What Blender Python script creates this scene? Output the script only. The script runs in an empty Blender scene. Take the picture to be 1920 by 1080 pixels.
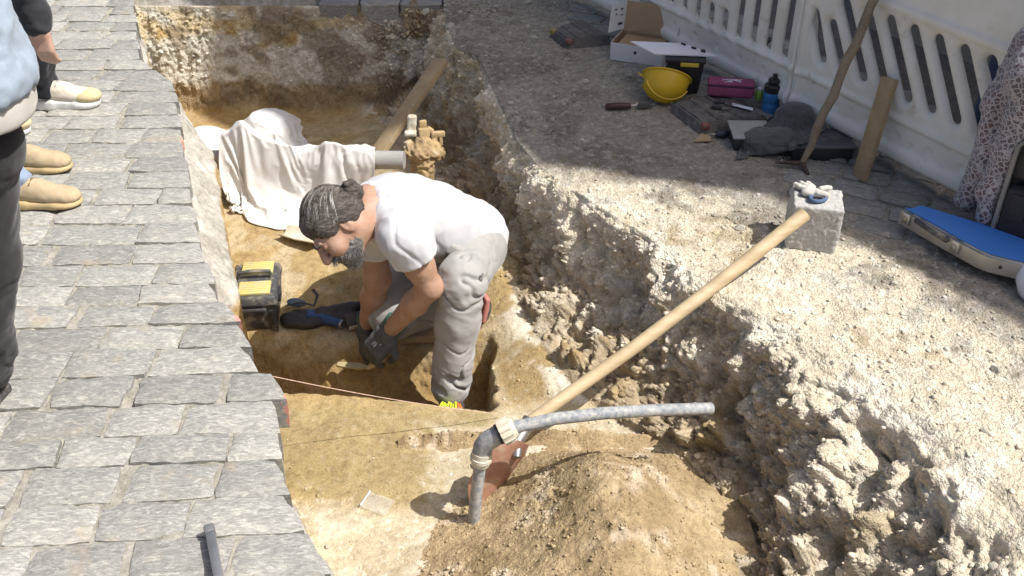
import bpy, bmesh, math, random
import numpy as np
from mathutils import Vector, Matrix, Euler

random.seed(7)
RNG = np.random.default_rng(11)
sc = bpy.context.scene
COL = sc.collection
rad = math.radians

# ------------------------------------------------------------------ camera
PITCH, FPX, CAMH = rad(35.0), 1908.0, 1.72
cam = bpy.data.cameras.new('camera')
cam.sensor_width = 36.0
cam.lens = 36.0 * FPX / 1920.0
cam.clip_start, cam.clip_end = 0.05, 500.0
camo = bpy.data.objects.new('camera', cam)
COL.objects.link(camo)
camo.location = (0, 0, CAMH)
camo.rotation_euler = (rad(90) - PITCH, 0, 0)
sc.camera = camo

# ------------------------------------------------------------------ world, sun, exposure
SUN_AZ, SUN_EL = rad(-16.0), rad(56.0)          # azimuth measured from +X towards +Y
S = Vector((math.cos(SUN_EL) * math.cos(SUN_AZ), math.cos(SUN_EL) * math.sin(SUN_AZ), math.sin(SUN_EL)))
w = bpy.data.worlds.new('World'); sc.world = w; w.use_nodes = True
nt = w.node_tree; nt.nodes.clear()
sky = nt.nodes.new('ShaderNodeTexSky'); sky.sky_type = 'NISHITA'; sky.sun_disc = False
sky.sun_elevation = SUN_EL; sky.sun_rotation = math.atan2(S.x, S.y)
sky.air_density = 0.8; sky.dust_density = 5.0; sky.ozone_density = 1.0
bg = nt.nodes.new('ShaderNodeBackground'); bg.inputs['Strength'].default_value = 0.115
wo = nt.nodes.new('ShaderNodeOutputWorld')
nt.links.new(sky.outputs[0], bg.inputs[0]); nt.links.new(bg.outputs[0], wo.inputs[0])
sl = bpy.data.lights.new('sun', 'SUN'); sl.energy = 4.6; sl.angle = rad(0.53); sl.color = (1.0, 0.975, 0.93)
so = bpy.data.objects.new('sun', sl); COL.objects.link(so)
so.rotation_euler = S.to_track_quat('Z', 'Y').to_euler()
so.location = S * 20
vs = sc.view_settings
vs.view_transform = 'Standard'; vs.look = 'None'; vs.exposure = 0.30; vs.gamma = 1.0; vs.use_curve_mapping = False
sc.cycles.max_bounces = 6; sc.cycles.diffuse_bounces = 3; sc.cycles.glossy_bounces = 3
sc.cycles.use_denoising = True

# ------------------------------------------------------------------ measuring: a photo point on a known level -> metres
_c, _s = math.cos(PITCH), math.sin(PITCH)
def at(x, y, Z=None, zc=None, Y=None):
    u, v = (x - 960) / FPX, (y - 540) / FPX
    ry, rz = _c - v * _s, -(_s + v * _c)
    if Z is not None: zc = (Z - CAMH) / rz
    if Y is not None: zc = Y / ry
    return Vector((u * zc, ry * zc, CAMH + rz * zc))

# ------------------------------------------------------------------ noise
_perm = np.random.default_rng(3).permutation(256).astype(np.int32); _perm = np.concatenate([_perm, _perm, _perm])
_g = np.random.default_rng(4).normal(size=(256, 3)).astype(np.float32); _g /= np.linalg.norm(_g, axis=1)[:, None]
def perlin(P):
    P = np.asarray(P, np.float32)
    i = np.floor(P).astype(np.int32); f = P - i; i &= 255
    t = f * f * f * (f * (f * 6 - 15) + 10)
    out = np.zeros(len(P), np.float32)
    for dx in (0, 1):
        wx = t[:, 0] if dx else 1 - t[:, 0]
        a = _perm[(i[:, 0] + dx) & 255]
        for dy in (0, 1):
            wy = t[:, 1] if dy else 1 - t[:, 1]
            b = _perm[a + ((i[:, 1] + dy) & 255)]
            for dz in (0, 1):
                wz = t[:, 2] if dz else 1 - t[:, 2]
                g = _g[_perm[b + ((i[:, 2] + dz) & 255)]]
                out += wx * wy * wz * (g[:, 0] * (f[:, 0] - dx) + g[:, 1] * (f[:, 1] - dy) + g[:, 2] * (f[:, 2] - dz))
    return out * 1.5
def fbm(P, freq, octs=4, gain=0.5, seed=0.0):
    P = np.asarray(P, np.float32) * freq + seed
    r = np.zeros(len(P), np.float32); a = 1.0
    for _ in range(octs):
        r += a * perlin(P); P = P * 2.03 + 17.1; a *= gain
    return r
def ridged(P, freq, octs=3, gain=0.5, seed=0.0):
    P = np.asarray(P, np.float32) * freq + seed
    r = np.zeros(len(P), np.float32); a = 1.0
    for _ in range(octs):
        r += a * (1 - 2 * np.abs(perlin(P))); P = P * 2.1 + 9.7; a *= gain
    return r
def sstep(a, b, x):
    t = np.clip((x - a) / (b - a), 0, 1); return t * t * (3 - 2 * t)

# ------------------------------------------------------------------ objects
def tag(o, label=None, cat=None, group=None, kind=None):
    if label: o['label'] = label
    if cat: o['category'] = cat
    if group: o['group'] = group
    if kind: o['kind'] = kind
    return o
def thing(name, loc, label, cat, group=None):
    o = bpy.data.objects.new(name, None); o.empty_display_size = 0.05
    o.location = loc; COL.objects.link(o)
    return tag(o, label, cat, group)
def attach(o, parent):
    if parent is not None:
        o.parent = parent
        Wm = Matrix.Translation(parent.location); p = parent
        while p.parent is not None:
            Wm = p.matrix_parent_inverse @ Wm; p = p.parent; Wm = Matrix.Translation(p.location) @ Wm
        o.matrix_parent_inverse = Wm.inverted()
    return o
def raw_mesh(name, V, Fq, smooth=True, angle=None, colors=None):
    me = bpy.data.meshes.new(name)
    V = np.asarray(V, np.float32)
    if isinstance(Fq, np.ndarray):
        n = Fq.shape[1]
        me.vertices.add(len(V)); me.vertices.foreach_set('co', V.ravel())
        me.loops.add(Fq.size); me.loops.foreach_set('vertex_index', Fq.ravel().astype(np.int32))
        me.polygons.add(len(Fq)); me.polygons.foreach_set('loop_start', np.arange(0, Fq.size, n, dtype=np.int32))
        me.update(calc_edges=True)
    else:
        me.from_pydata([tuple(map(float, v)) for v in V], [], Fq); me.update()
    if smooth:
        me.polygons.foreach_set('use_smooth', np.ones(len(me.polygons), bool))
        if angle is not None: me.set_sharp_from_angle(angle=angle)
    if colors is not None:
        a = me.color_attributes.new('Col', 'FLOAT_COLOR', 'POINT')
        c4 = np.ones((len(V), 4), np.float32); c4[:, :3] = colors
        a.data.foreach_set('color', c4.ravel())
    return me
def mobj(name, me, mat, parent=None):
    if mat is not None:
        for m in (mat if isinstance(mat, (list, tuple)) else [mat]): me.materials.append(m)
    o = bpy.data.objects.new(name, me); COL.objects.link(o)
    return attach(o, parent)

_boxes = {}
def rbox(sx, sy, sz, bev, seg=2):
    key = (round(sx, 5), round(sy, 5), round(sz, 5), round(bev, 5), seg)
    if key not in _boxes:
        bm = bmesh.new(); bmesh.ops.create_cube(bm, size=1.0)
        bmesh.ops.scale(bm, vec=(sx, sy, sz), verts=bm.verts)
        if bev > 0: bmesh.ops.bevel(bm, geom=bm.edges[:] + bm.verts[:], offset=bev, segments=seg, profile=0.5, affect='EDGES', clamp_overlap=True)
        bm.verts.index_update()
        _boxes[key] = (np.array([v.co[:] for v in bm.verts], np.float32), [[v.index for v in f.verts] for f in bm.faces]); bm.free()
    return _boxes[key]
def frame(o, ex, ez):
    """matrix with origin o, x axis ex, z axis as near ez as can be"""
    ex = Vector(ex).normalized(); ez = Vector(ez); ey = ez.cross(ex).normalized(); ez = ex.cross(ey)
    M = Matrix((ex, ey, ez)).transposed().to_4x4(); M.translation = Vector(o); return M
class MB:
    def __init__(s, M=None): s.v = []; s.f = []; s.n = 0; s.M = M or Matrix()
    def add(s, V, Fc, M=None):
        V = np.asarray(V, np.float64); MM = np.array(s.M @ M if M is not None else s.M)
        V = V @ MM[:3, :3].T + MM[:3, 3]
        s.v.append(V); s.f += [[i + s.n for i in f] for f in Fc]; s.n += len(V); return s
    def box(s, c, sz, bev=0.003, rot=None, seg=2):
        M = Matrix.Translation(c)
        if rot is not None: M = M @ Euler(rot).to_matrix().to_4x4()
        return s.add(*rbox(*sz, bev, seg), M)
    def tube(s, pts, r, n=12, caps=True, squash=1.0, up=None):
        P = [Vector(p) for p in pts]; R = list(r) if hasattr(r, '__len__') else [r] * len(P)
        V = []; Fc = []; prev = None
        for i, p in enumerate(P):
            t = (P[min(i + 1, len(P) - 1)] - P[max(i - 1, 0)]).normalized()
            if prev is None:
                a = Vector(up) if up is not None else (Vector((0, 0, 1)) if abs(t.z) < .9 else Vector((1, 0, 0)))
            else: a = prev
            a = (a - t * a.dot(t)).normalized(); prev = a; b = t.cross(a)
            for k in range(n):
                th = 2 * math.pi * k / n
                V.append(p + (a * math.cos(th) * squash + b * math.sin(th)) * R[i])
        for i in range(len(P) - 1):
            for k in range(n):
                Fc.append([i * n + k, i * n + (k + 1) % n, (i + 1) * n + (k + 1) % n, (i + 1) * n + k])
        if caps: Fc.append(list(range(n))[::-1]); Fc.append([(len(P) - 1) * n + k for k in range(n)])
        return s.add([v[:] for v in V], Fc)
    def lathe(s, prof, n=28, M=None, caps=True):
        V = []; Fc = []
        for (r, z) in prof:
            for k in range(n):
                th = 2 * math.pi * k / n; V.append((r * math.cos(th), r * math.sin(th), z))
        for i in range(len(prof) - 1):
            for k in range(n):
                Fc.append([i * n + k, i * n + (k + 1) % n, (i + 1) * n + (k + 1) % n, (i + 1) * n + k])
        if caps: Fc.append(list(range(n))[::-1]); Fc.append([(len(prof) - 1) * n + k for k in range(n)])
        return s.add(V, Fc, M)
    def grid(s, G, M=None, thick=0.0):
        G = np.asarray(G, np.float64); a, b = G.shape[:2]
        V = G.reshape(-1, 3); I = np.arange(a * b).reshape(a, b)
        Fc = np.stack([I[:-1, :-1], I[1:, :-1], I[1:, 1:], I[:-1, 1:]], -1).reshape(-1, 4)
        if thick:
            N = vnorm(V, Fc); V2 = V - N * thick; n = len(V)
            rim = list(I[:, 0]) + list(I[-1, 1:]) + list(I[-2::-1, -1]) + list(I[0, -2:0:-1])
            F2 = [list(f) for f in Fc] + [[q + n for q in f[::-1]] for f in Fc]
            for i in range(len(rim)):
                p, q = rim[i], rim[(i + 1) % len(rim)]; F2.append([int(q), int(p), int(p) + n, int(q) + n])
            return s.add(np.vstack([V, V2]), [[int(q) for q in f] for f in F2], M)
        return s.add(V, [[int(q) for q in f] for f in Fc], M)
    def prism(s, poly, z0, z1, M=None):
        n = len(poly); V = [(x, y, z0) for x, y in poly] + [(x, y, z1) for x, y in poly]
        Fc = [list(range(n))[::-1], list(range(n, 2 * n))] + [[i, (i + 1) % n, n + (i + 1) % n, n + i] for i in range(n)]
        return s.add(V, Fc, M)
    def jitter(s, amp, freq, seed=0.0):
        V = np.vstack(s.v); D = np.stack([fbm(V, freq, 2, seed=seed + 7 * k) for k in range(3)], 1) * amp
        s.v = [V + D]; return s
    def build(s, name, mat, parent=None, smooth=True, angle=0.7):
        return mobj(name, raw_mesh(name, np.vstack(s.v), s.f, smooth, angle), mat, parent)
def vnorm(V, Fq):
    V = np.asarray(V, np.float64); Fq = np.asarray(Fq)
    fn = np.cross(V[Fq[:, 2]] - V[Fq[:, 0]], V[Fq[:, 3]] - V[Fq[:, 1]])
    N = np.zeros_like(V)
    for k in range(4): np.add.at(N, Fq[:, k], fn)
    return N / (np.linalg.norm(N, axis=1)[:, None] + 1e-12)

# ------------------------------------------------------------------ rounded bodies: blended tapered limbs turned into one surface
def cap(a, b, ra, rb=None, k=0.02): return ('c', Vector(a), Vector(b), ra, ra if rb is None else rb, k)
def ell(c, r, R=None, k=0.02): return ('e', Vector(c), Vector(r), R if R is not None else Matrix.Identity(3), k)
def rbx(c, hs, R=None, rr=0.01, k=0.01): return ('b', Vector(c), Vector(hs), R if R is not None else Matrix.Identity(3), rr, k)
def cut(p): return ('-',) + p
def surf(prims, vox, pad=3):
    lo = np.full(3, 1e9); hi = np.full(3, -1e9); bb = []
    for p in prims:
        q = p[1:] if p[0] == '-' else p
        if q[0] == 'c':
            l = np.minimum(np.array(q[1]) - q[3], np.array(q[2]) - q[4]); h = np.maximum(np.array(q[1]) + q[3], np.array(q[2]) + q[4])
        elif q[0] == 'e': m = max(q[2]); l = np.array(q[1]) - m; h = np.array(q[1]) + m
        else: m = q[2].length + q[4]; l = np.array(q[1]) - m; h = np.array(q[1]) + m
        bb.append((l, h))
        if p[0] != '-': lo = np.minimum(lo, l); hi = np.maximum(hi, h)
    lo -= pad * vox; hi += pad * vox
    n = np.ceil((hi - lo) / vox).astype(int) + 1
    F = np.full(n, 0.06, np.float32)
    ax = [lo[i] + vox * np.arange(n[i]) for i in range(3)]
    for p, (l, h) in zip(prims, bb):
        neg = p[0] == '-'; q = p[1:] if neg else p
        k = q[-1]; m = 0.06 + k
        i0 = np.clip(((l - m - lo) / vox).astype(int), 0, n - 1); i1 = np.clip(((h + m - lo) / vox).astype(int) + 2, 1, n)
        sl_ = tuple(slice(a, b) for a, b in zip(i0, i1))
        X = (ax[0][sl_[0]][:, None, None]).astype(np.float32); Y = ax[1][sl_[1]][None, :, None].astype(np.float32); Z = ax[2][sl_[2]][None, None, :].astype(np.float32)
        if q[0] == 'c':
            a, b = q[1], q[2]; d = b - a; L2 = max(d.length_squared, 1e-12)
            t = np.clip(((X - a.x) * d.x + (Y - a.y) * d.y + (Z - a.z) * d.z) / L2, 0, 1)
            D = np.sqrt((X - a.x - t * d.x) ** 2 + (Y - a.y - t * d.y) ** 2 + (Z - a.z - t * d.z) ** 2) - (q[3] + (q[4] - q[3]) * t)
        else:
            c, r, R = q[1], q[2], q[3]
            e = [(X - c.x) * R[0][j] + (Y - c.y) * R[1][j] + (Z - c.z) * R[2][j] for j in range(3)]
            if q[0] == 'e':
                k0 = np.sqrt((e[0] / r.x) ** 2 + (e[1] / r.y) ** 2 + (e[2] / r.z) ** 2)
                k1 = np.sqrt((e[0] / r.x ** 2) ** 2 + (e[1] / r.y ** 2) ** 2 + (e[2] / r.z ** 2) ** 2) + 1e-9
                D = k0 * (k0 - 1) / k1
            else:
                g = [np.abs(e[j]) - (r[j] - q[4]) for j in range(3)]
                D = np.sqrt(np.maximum(g[0], 0) ** 2 + np.maximum(g[1], 0) ** 2 + np.maximum(g[2], 0) ** 2) + np.minimum(np.maximum(g[0], np.maximum(g[1], g[2])), 0) - q[4]
        G = F[sl_]
        if neg:
            hh = np.clip(0.5 - 0.5 * (G + D) / max(k, 1e-5), 0, 1); F[sl_] = G * (1 - hh) - D * hh + k * hh * (1 - hh)
        else:
            hh = np.clip(0.5 + 0.5 * (G - D) / max(k, 1e-5), 0, 1); F[sl_] = G * (1 - hh) + D * hh - k * hh * (1 - hh)
    return nets(F, lo, vox)
def nets(F, lo, vox):
    ins = F < 0; n = np.array(F.shape)
    cnt = np.zeros(n - 1, np.int8)
    for dx in (0, 1):
        for dy in (0, 1):
            for dz in (0, 1): cnt += ins[dx:n[0] - 1 + dx, dy:n[1] - 1 + dy, dz:n[2] - 1 + dz]
    act = (cnt > 0) & (cnt < 8); I = np.argwhere(act)
    idx = np.full(n - 1, -1, np.int64); idx[act] = np.arange(len(I))
    acc = np.zeros((len(I), 3)); num = np.zeros(len(I))
    cs = [(dx, dy, dz) for dx in (0, 1) for dy in (0, 1) for dz in (0, 1)]
    for a in cs:
        for axis in range(3):
            if a[axis] == 1: continue
            b = list(a); b[axis] = 1
            fa = F[I[:, 0] + a[0], I[:, 1] + a[1], I[:, 2] + a[2]]; fb = F[I[:, 0] + b[0], I[:, 1] + b[1], I[:, 2] + b[2]]
            m = (fa < 0) != (fb < 0); t = np.where(m, fa / np.where(m, fa - fb, 1), 0)
            P = np.tile(np.array(a, float), (len(I), 1)); P[:, axis] = t
            acc[m] += P[m]; num[m] += 1
    V = lo + vox * (I + acc / num[:, None])
    Q = []
    for axis in range(3):
        a = [slice(None)] * 3; b = [slice(None)] * 3; a[axis] = slice(0, -1); b[axis] = slice(1, None)
        ch = ins[tuple(a)] != ins[tuple(b)]; E = np.argwhere(ch)
        o1, o2 = (axis + 1) % 3, (axis + 2) % 3
        E = E[(E[:, o1] > 0) & (E[:, o2] > 0) & (E[:, o1] < n[o1] - 1) & (E[:, o2] < n[o2] - 1)]
        fl = ins[E[:, 0], E[:, 1], E[:, 2]]
        q = []
        for (d1, d2) in ((-1, -1), (0, -1), (0, 0), (-1, 0)):
            C = E.copy(); C[:, o1] += d1; C[:, o2] += d2; q.append(idx[C[:, 0], C[:, 1], C[:, 2]])
        q = np.stack(q, 1); q[~fl] = q[~fl][:, ::-1]; Q.append(q)
    Q = np.vstack(Q); Q = Q[(Q >= 0).all(1)]
    return V, Q
def relax(V, Q, it=1, lam=0.5):
    E = np.vstack([Q[:, [0, 1]], Q[:, [1, 2]], Q[:, [2, 3]], Q[:, [3, 0]]])
    dg = np.bincount(E.ravel(), minlength=len(V))[:, None].astype(float)
    for _ in range(it):
        A = np.zeros_like(V)
        for k in range(3): A[:, k] = np.bincount(E[:, 0], V[E[:, 1], k], len(V)) + np.bincount(E[:, 1], V[E[:, 0], k], len(V))
        V = V + lam * (A / np.maximum(dg, 1) - V)
    return V
def body(name, prims, vox, mat, parent=None, disp=None, it=1, color=None):
    V, Q = surf(prims, vox); V = relax(V, Q, it)
    if disp is not None:
        N = vnorm(V, Q); V = V + N * disp(V, N)[:, None]
    return mobj(name, raw_mesh(name, V, Q.astype(np.int32), True, None, color(V) if color is not None else None), mat, parent)

# ------------------------------------------------------------------ materials
def material(name):
    m = bpy.data.materials.new(name); m.use_nodes = True; t = m.node_tree
    return m, t, t.nodes['Principled BSDF']
def nnode(t, kind, **kw):
    n = t.nodes.new(kind)
    for k, v in kw.items():
        if k.startswith('i_'): n.inputs[int(k[2:])].default_value = v
        else: setattr(n, k, v)
    return n
def noise_tex(t, scale, detail=4, rough=0.6, stretch=None, coord='Object', dist=0.0):
    tc = t.nodes.new('ShaderNodeTexCoord'); out = tc.outputs[coord]
    if stretch is not None:
        mp = t.nodes.new('ShaderNodeMapping'); mp.inputs['Scale'].default_value = stretch
        t.links.new(out, mp.inputs[0]); out = mp.outputs[0]
    n = t.nodes.new('ShaderNodeTexNoise'); n.inputs['Scale'].default_value = scale
    n.inputs['Detail'].default_value = detail; n.inputs['Roughness'].default_value = rough; n.inputs['Distortion'].default_value = dist
    t.links.new(out, n.inputs['Vector']); return n
def ramp(t, src, stops):
    r = t.nodes.new('ShaderNodeValToRGB'); e = r.color_ramp.elements
    while len(e) < len(stops): e.new(0.5)
    for el, (p, c) in zip(e, stops):
        el.position = p; el.color = (*c, 1) if len(c) == 3 else c
    t.links.new(src, r.inputs[0]); return r
def mixc(t, a, b, fac, mode='MIX'):
    m = t.nodes.new('ShaderNodeMix'); m.data_type = 'RGBA'; m.blend_type = mode
    for sock, v in ((m.inputs[0], fac), (m.inputs[6], a), (m.inputs[7], b)):
        if hasattr(v, 'links'): t.links.new(v, sock)
        elif isinstance(v, (int, float)): sock.default_value = v
        else: sock.default_value = (*v, 1) if len(v) == 3 else v
    return m.outputs[2]
def bump(t, bs, h, strength=0.3, dist=0.01, prev=None):
    b = t.nodes.new('ShaderNodeBump'); b.inputs['Strength'].default_value = strength; b.inputs['Distance'].default_value = dist
    t.links.new(h, b.inputs['Height'])
    if prev is not None: t.links.new(prev, b.inputs['Normal'])
    t.links.new(b.outputs[0], bs.inputs['Normal']); return b.outputs[0]
def simple(name, c1, c2=None, rough=0.7, scale=20, bscale=None, bstr=0.15, bdist=0.003, metal=0.0, stretch=None, detail=5, lo=0.35, hi=0.65, spec=0.5, sheen=0.0, dust=None):
    m, t, b = material(name); c2 = c2 or tuple(x * 0.75 for x in c1)
    n = noise_tex(t, scale, detail, 0.62, stretch)
    r = ramp(t, n.outputs[0], [(lo, c1), (hi, c2)]); out = r.outputs[0]
    if dust:
        n2 = noise_tex(t, dust[1], 6, 0.7); r2 = ramp(t, n2.outputs[0], [(dust[2], (0, 0, 0)), (dust[2] + .18, (1, 1, 1))])
        out = mixc(t, out, dust[0], r2.outputs[0])
    t.links.new(out, b.inputs['Base Color'])
    b.inputs['Roughness'].default_value = rough; b.inputs['Metallic'].default_value = metal
    b.inputs['Specular IOR Level'].default_value = spec
    if sheen: b.inputs['Sheen Weight'].default_value = sheen
    if bstr:
        n3 = noise_tex(t, bscale or scale * 3, 5, 0.6, stretch); bump(t, b, n3.outputs[0], bstr, bdist)
    return m

# ================================================================== surfaces
def earth_material(name='earth', grav_scale=105.0):
    m, t, b = material(name)
    ca = nnode(t, 'ShaderNodeAttribute', attribute_name='Col'); ga = nnode(t, 'ShaderNodeAttribute', attribute_name='grav')
    tc = t.nodes.new('ShaderNodeTexCoord')
    n1 = noise_tex(t, 38, 8, 0.68); n2 = noise_tex(t, 170, 5, 0.7); n0 = noise_tex(t, 9, 5, 0.6)
    r1 = ramp(t, n1.outputs[0], [(0.28, (0.66, 0.64, 0.62)), (0.52, (1, 1, 1)), (0.75, (1.14, 1.14, 1.16))])
    r0 = ramp(t, n0.outputs[0], [(0.3, (0.84, 0.82, 0.80)), (0.7, (1.1, 1.1, 1.1))])
    r2 = ramp(t, n2.outputs[0], [(0.3, (0.70, 0.68, 0.66)), (0.5, (1, 1, 1)), (0.72, (1.18, 1.18, 1.2))])
    c = mixc(t, ca.outputs['Color'], r1.outputs[0], 1.0, 'MULTIPLY'); c = mixc(t, c, r2.outputs[0], 1.0, 'MULTIPLY'); c = mixc(t, c, r0.outputs[0], 1.0, 'MULTIPLY')
    # small stones in the earth
    mp = t.nodes.new('ShaderNodeMapping'); nd = noise_tex(t, 30, 2, 0.5)
    add = t.nodes.new('ShaderNodeVectorMath'); add.operation = 'MULTIPLY_ADD'; add.inputs[1].default_value = (0.02,) * 3
    t.links.new(nd.outputs['Color'], add.inputs[0]); t.links.new(tc.outputs['Object'], add.inputs[2])
    vo = t.nodes.new('ShaderNodeTexVoronoi'); vo.inputs['Scale'].default_value = grav_scale; vo.inputs['Randomness'].default_value = 1.0
    t.links.new(add.outputs[0], vo.inputs['Vector'])
    vo2 = t.nodes.new('ShaderNodeTexVoronoi'); vo2.inputs['Scale'].default_value = grav_scale * 2.3
    t.links.new(add.outputs[0], vo2.inputs['Vector'])
    sep = t.nodes.new('ShaderNodeSeparateColor'); t.links.new(vo.outputs['Color'], sep.inputs[0])
    rs = ramp(t, sep.outputs[0], [(0.0, (0.62, 0.60, 0.56)), (0.45, (0.95, 0.95, 0.95)), (1.0, (1.25, 1.26, 1.28))])
    gm = t.nodes.new('ShaderNodeMath'); gm.operation = 'MULTIPLY'; gm.inputs[1].default_value = 0.36; t.links.new(ga.outputs['Fac'], gm.inputs[0])
    c2 = mixc(t, c, rs.outputs[0], gm.outputs[0], 'MULTIPLY')
    t.links.new(c2, b.inputs['Base Color'])
    b.inputs['Roughness'].default_value = 0.95; b.inputs['Specular IOR Level'].default_value = 0.15
    h = t.nodes.new('ShaderNodeMath'); h.operation = 'MULTIPLY_ADD'; h.inputs[1].default_value = -1.0; h.inputs[2].default_value = 1.0
    t.links.new(vo.outputs['Distance'], h.inputs[0])
    h2 = t.nodes.new('ShaderNodeMath'); h2.operation = 'MULTIPLY_ADD'; h2.inputs[1].default_value = -0.5; t.links.new(vo2.outputs['Distance'], h2.inputs[0]); t.links.new(h.outputs[0], h2.inputs[2])
    h3 = t.nodes.new('ShaderNodeMath'); h3.operation = 'MULTIPLY'; t.links.new(h2.outputs[0], h3.inputs[0]); t.links.new(ga.outputs['Fac'], h3.inputs[1])
    p = bump(t, b, n1.outputs[0], 0.55, 0.010); p = bump(t, b, n2.outputs[0], 0.5, 0.004, p)
    bump(t, b, h3.outputs[0], 0.7, 0.008, p)
    return m
M_EARTH = earth_material()

def sett_material(name, dark=1.0):
    m, t, b = material(name)
    oi = t.nodes.new('ShaderNodeObjectInfo')
    tc = t.nodes.new('ShaderNodeTexCoord'); off = t.nodes.new('ShaderNodeVectorMath'); off.operation = 'MULTIPLY_ADD'
    off.inputs[1].default_value = (37.0, 53.0, 11.0); cmb = t.nodes.new('ShaderNodeCombineXYZ')
    for k in range(3): t.links.new(oi.outputs['Random'], cmb.inputs[k])
    t.links.new(cmb.outputs[0], off.inputs[0]); t.links.new(tc.outputs['Object'], off.inputs[2])
    mp = t.nodes.new('ShaderNodeMapping'); mp.inputs['Scale'].default_value = (0.5, 1.35, 1.0); mp.inputs['Rotation'].default_value = (0, 0, 0.12)
    t.links.new(off.outputs[0], mp.inputs[0])
    def nz(scale, detail, rough, dist, src):
        n = t.nodes.new('ShaderNodeTexNoise'); n.inputs['Scale'].default_value = scale; n.inputs['Detail'].default_value = detail
        n.inputs['Roughness'].default_value = rough; n.inputs['Distortion'].default_value = dist; t.links.new(src, n.inputs['Vector']); return n
    a = nz(62, 5, 0.62, 1.3, mp.outputs[0]); fl = nz(150, 4, 0.7, 0.6, mp.outputs[0]); st = nz(9, 4, 0.6, 0.3, off.outputs[0]); gr = nz(420, 2, 0.5, 0, off.outputs[0])
    base = ramp(t, a.outputs[0], [(0.30, (0.24, 0.245, 0.25)), (0.46, (0.315, 0.318, 0.32)), (0.55, (0.385, 0.385, 0.38)), (0.66, (0.53, 0.525, 0.505))])
    r2 = ramp(t, fl.outputs[0], [(0.32, (0.72, 0.73, 0.75)), (0.52, (1, 1, 1)), (0.68, (1.3, 1.3, 1.28))])
    c = mixc(t, base.outputs[0], r2.outputs[0], 1.0, 'MULTIPLY')
    r4 = ramp(t, gr.outputs[0], [(0.35, (0.86, 0.86, 0.86)), (0.65, (1.1, 1.1, 1.1))]); c = mixc(t, c, r4.outputs[0], 1.0, 'MULTIPLY')
    r3 = ramp(t, st.outputs[0], [(0.60, (0, 0, 0)), (0.76, (0.55, 0.55, 0.55))]); c = mixc(t, c, (0.50, 0.40, 0.26), r3.outputs[0])
    ds = noise_tex(t, 2.2, 5, .65); r5 = ramp(t, ds.outputs[0], [(.42, (.04, .04, .04)), (.68, (.26, .26, .26))]); c = mixc(t, c, (.47, .44, .37), r5.outputs[0])
    tint = ramp(t, oi.outputs['Random'], [(0.0, (0.72 * dark, 0.705 * dark, 0.67 * dark)), (0.5, (0.86 * dark, 0.845 * dark, 0.80 * dark)), (1.0, (0.99 * dark, 0.965 * dark, 0.90 * dark))])
    c = mixc(t, c, tint.outputs[0], 1.0, 'MULTIPLY')
    t.links.new(c, b.inputs['Base Color']); b.inputs['Roughness'].default_value = 0.72; b.inputs['Specular IOR Level'].default_value = 0.35
    p = bump(t, b, a.outputs[0], 0.35, 0.004); bump(t, b, fl.outputs[0], 0.3, 0.0015, p)
    return m
M_SETT = sett_material('grey_gneiss'); M_SETT_D = sett_material('darker_gneiss', 0.8)  # second one is the same gneiss tinted darker
def painted_sett():
    m = M_SETT.copy(); m.name = 'gneiss_with_spray_mark'; t = m.node_tree; b = t.nodes['Principled BSDF']
    src = b.inputs['Base Color'].links[0].from_socket
    tc = t.nodes.new('ShaderNodeTexCoord'); sp = t.nodes.new('ShaderNodeSeparateXYZ'); t.links.new(tc.outputs['Generated'], sp.inputs[0])
    n = noise_tex(t, 45, 4, 0.6)
    ad = t.nodes.new('ShaderNodeMath'); ad.operation = 'MULTIPLY_ADD'; ad.inputs[1].default_value = 0.35; t.links.new(n.outputs[0], ad.inputs[0]); t.links.new(sp.outputs[0], ad.inputs[2])
    r = ramp(t, ad.outputs[0], [(1.03, (0, 0, 0)), (1.12, (0.5, 0.5, 0.5))])
    r.color_ramp.elements[0].position = 0.985; r.color_ramp.elements[1].position = 1.0
    sc2 = t.nodes.new('ShaderNodeMath'); sc2.operation = 'MULTIPLY'; sc2.inputs[1].default_value = 0.88; t.links.new(ad.outputs[0], sc2.inputs[0]); t.links.new(sc2.outputs[0], r.inputs[0])
    t.links.new(mixc(t, src, (0.80, 0.24, 0.16), r.outputs[0]), b.inputs['Base Color']); return m
M_SETT_P = painted_sett()
M_MORTAR = simple('lime_mortar', (0.56, 0.53, 0.46), (0.40, 0.37, 0.30), 0.95, 28, 140, 0.7, 0.006, detail=8, spec=0.1, dust=((0.24, 0.24, 0.15), 12, 0.60))
M_JOINT = simple('joint_sand', (0.42, 0.395, 0.34), (0.25, 0.235, 0.19), 0.95, 40, 160, 0.8, 0.006, detail=8, spec=0.1, dust=((0.15, 0.15, 0.10), 14, 0.6))

# ================================================================== the trench and its banks
def yx(pts, Z=0.0):
    q = sorted(((p.y, p.x) for p in (at(x, y, Z=Z) for x, y in pts)))
    return np.array([a for a, _ in q]), np.array([b for _, b in q])
LE_Y, LE_X = yx([(232, -60), (250, 0), (262, 110), (325, 150), (338, 220), (350, 300), (368, 400), (385, 480), (400, 500), (405, 560), (436, 575), (445, 605), (468, 640), (478, 690), (518, 710), (520, 745), (524, 870), (555, 970), (612, 1080), (660, 1160)])
def XL(Y): return np.interp(Y, LE_Y, LE_X)
BASE_Y = [0.8, 1.76, 1.98, 2.17, 2.43, 2.54, 3.09, 3.45, 3.94, 4.40, 4.73, 5.2]
BASE_X = [0.56, 0.585, 0.565, 0.50, 0.185, 0.13, -0.03, -0.13, -0.31, -0.56, -0.68, -0.75]
CR_Y = [0.8, 1.4, 1.62, 1.79, 2.01, 2.21, 2.41, 2.66, 2.86, 3.22, 3.40, 4.19, 4.32, 4.80, 5.2]
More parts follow.
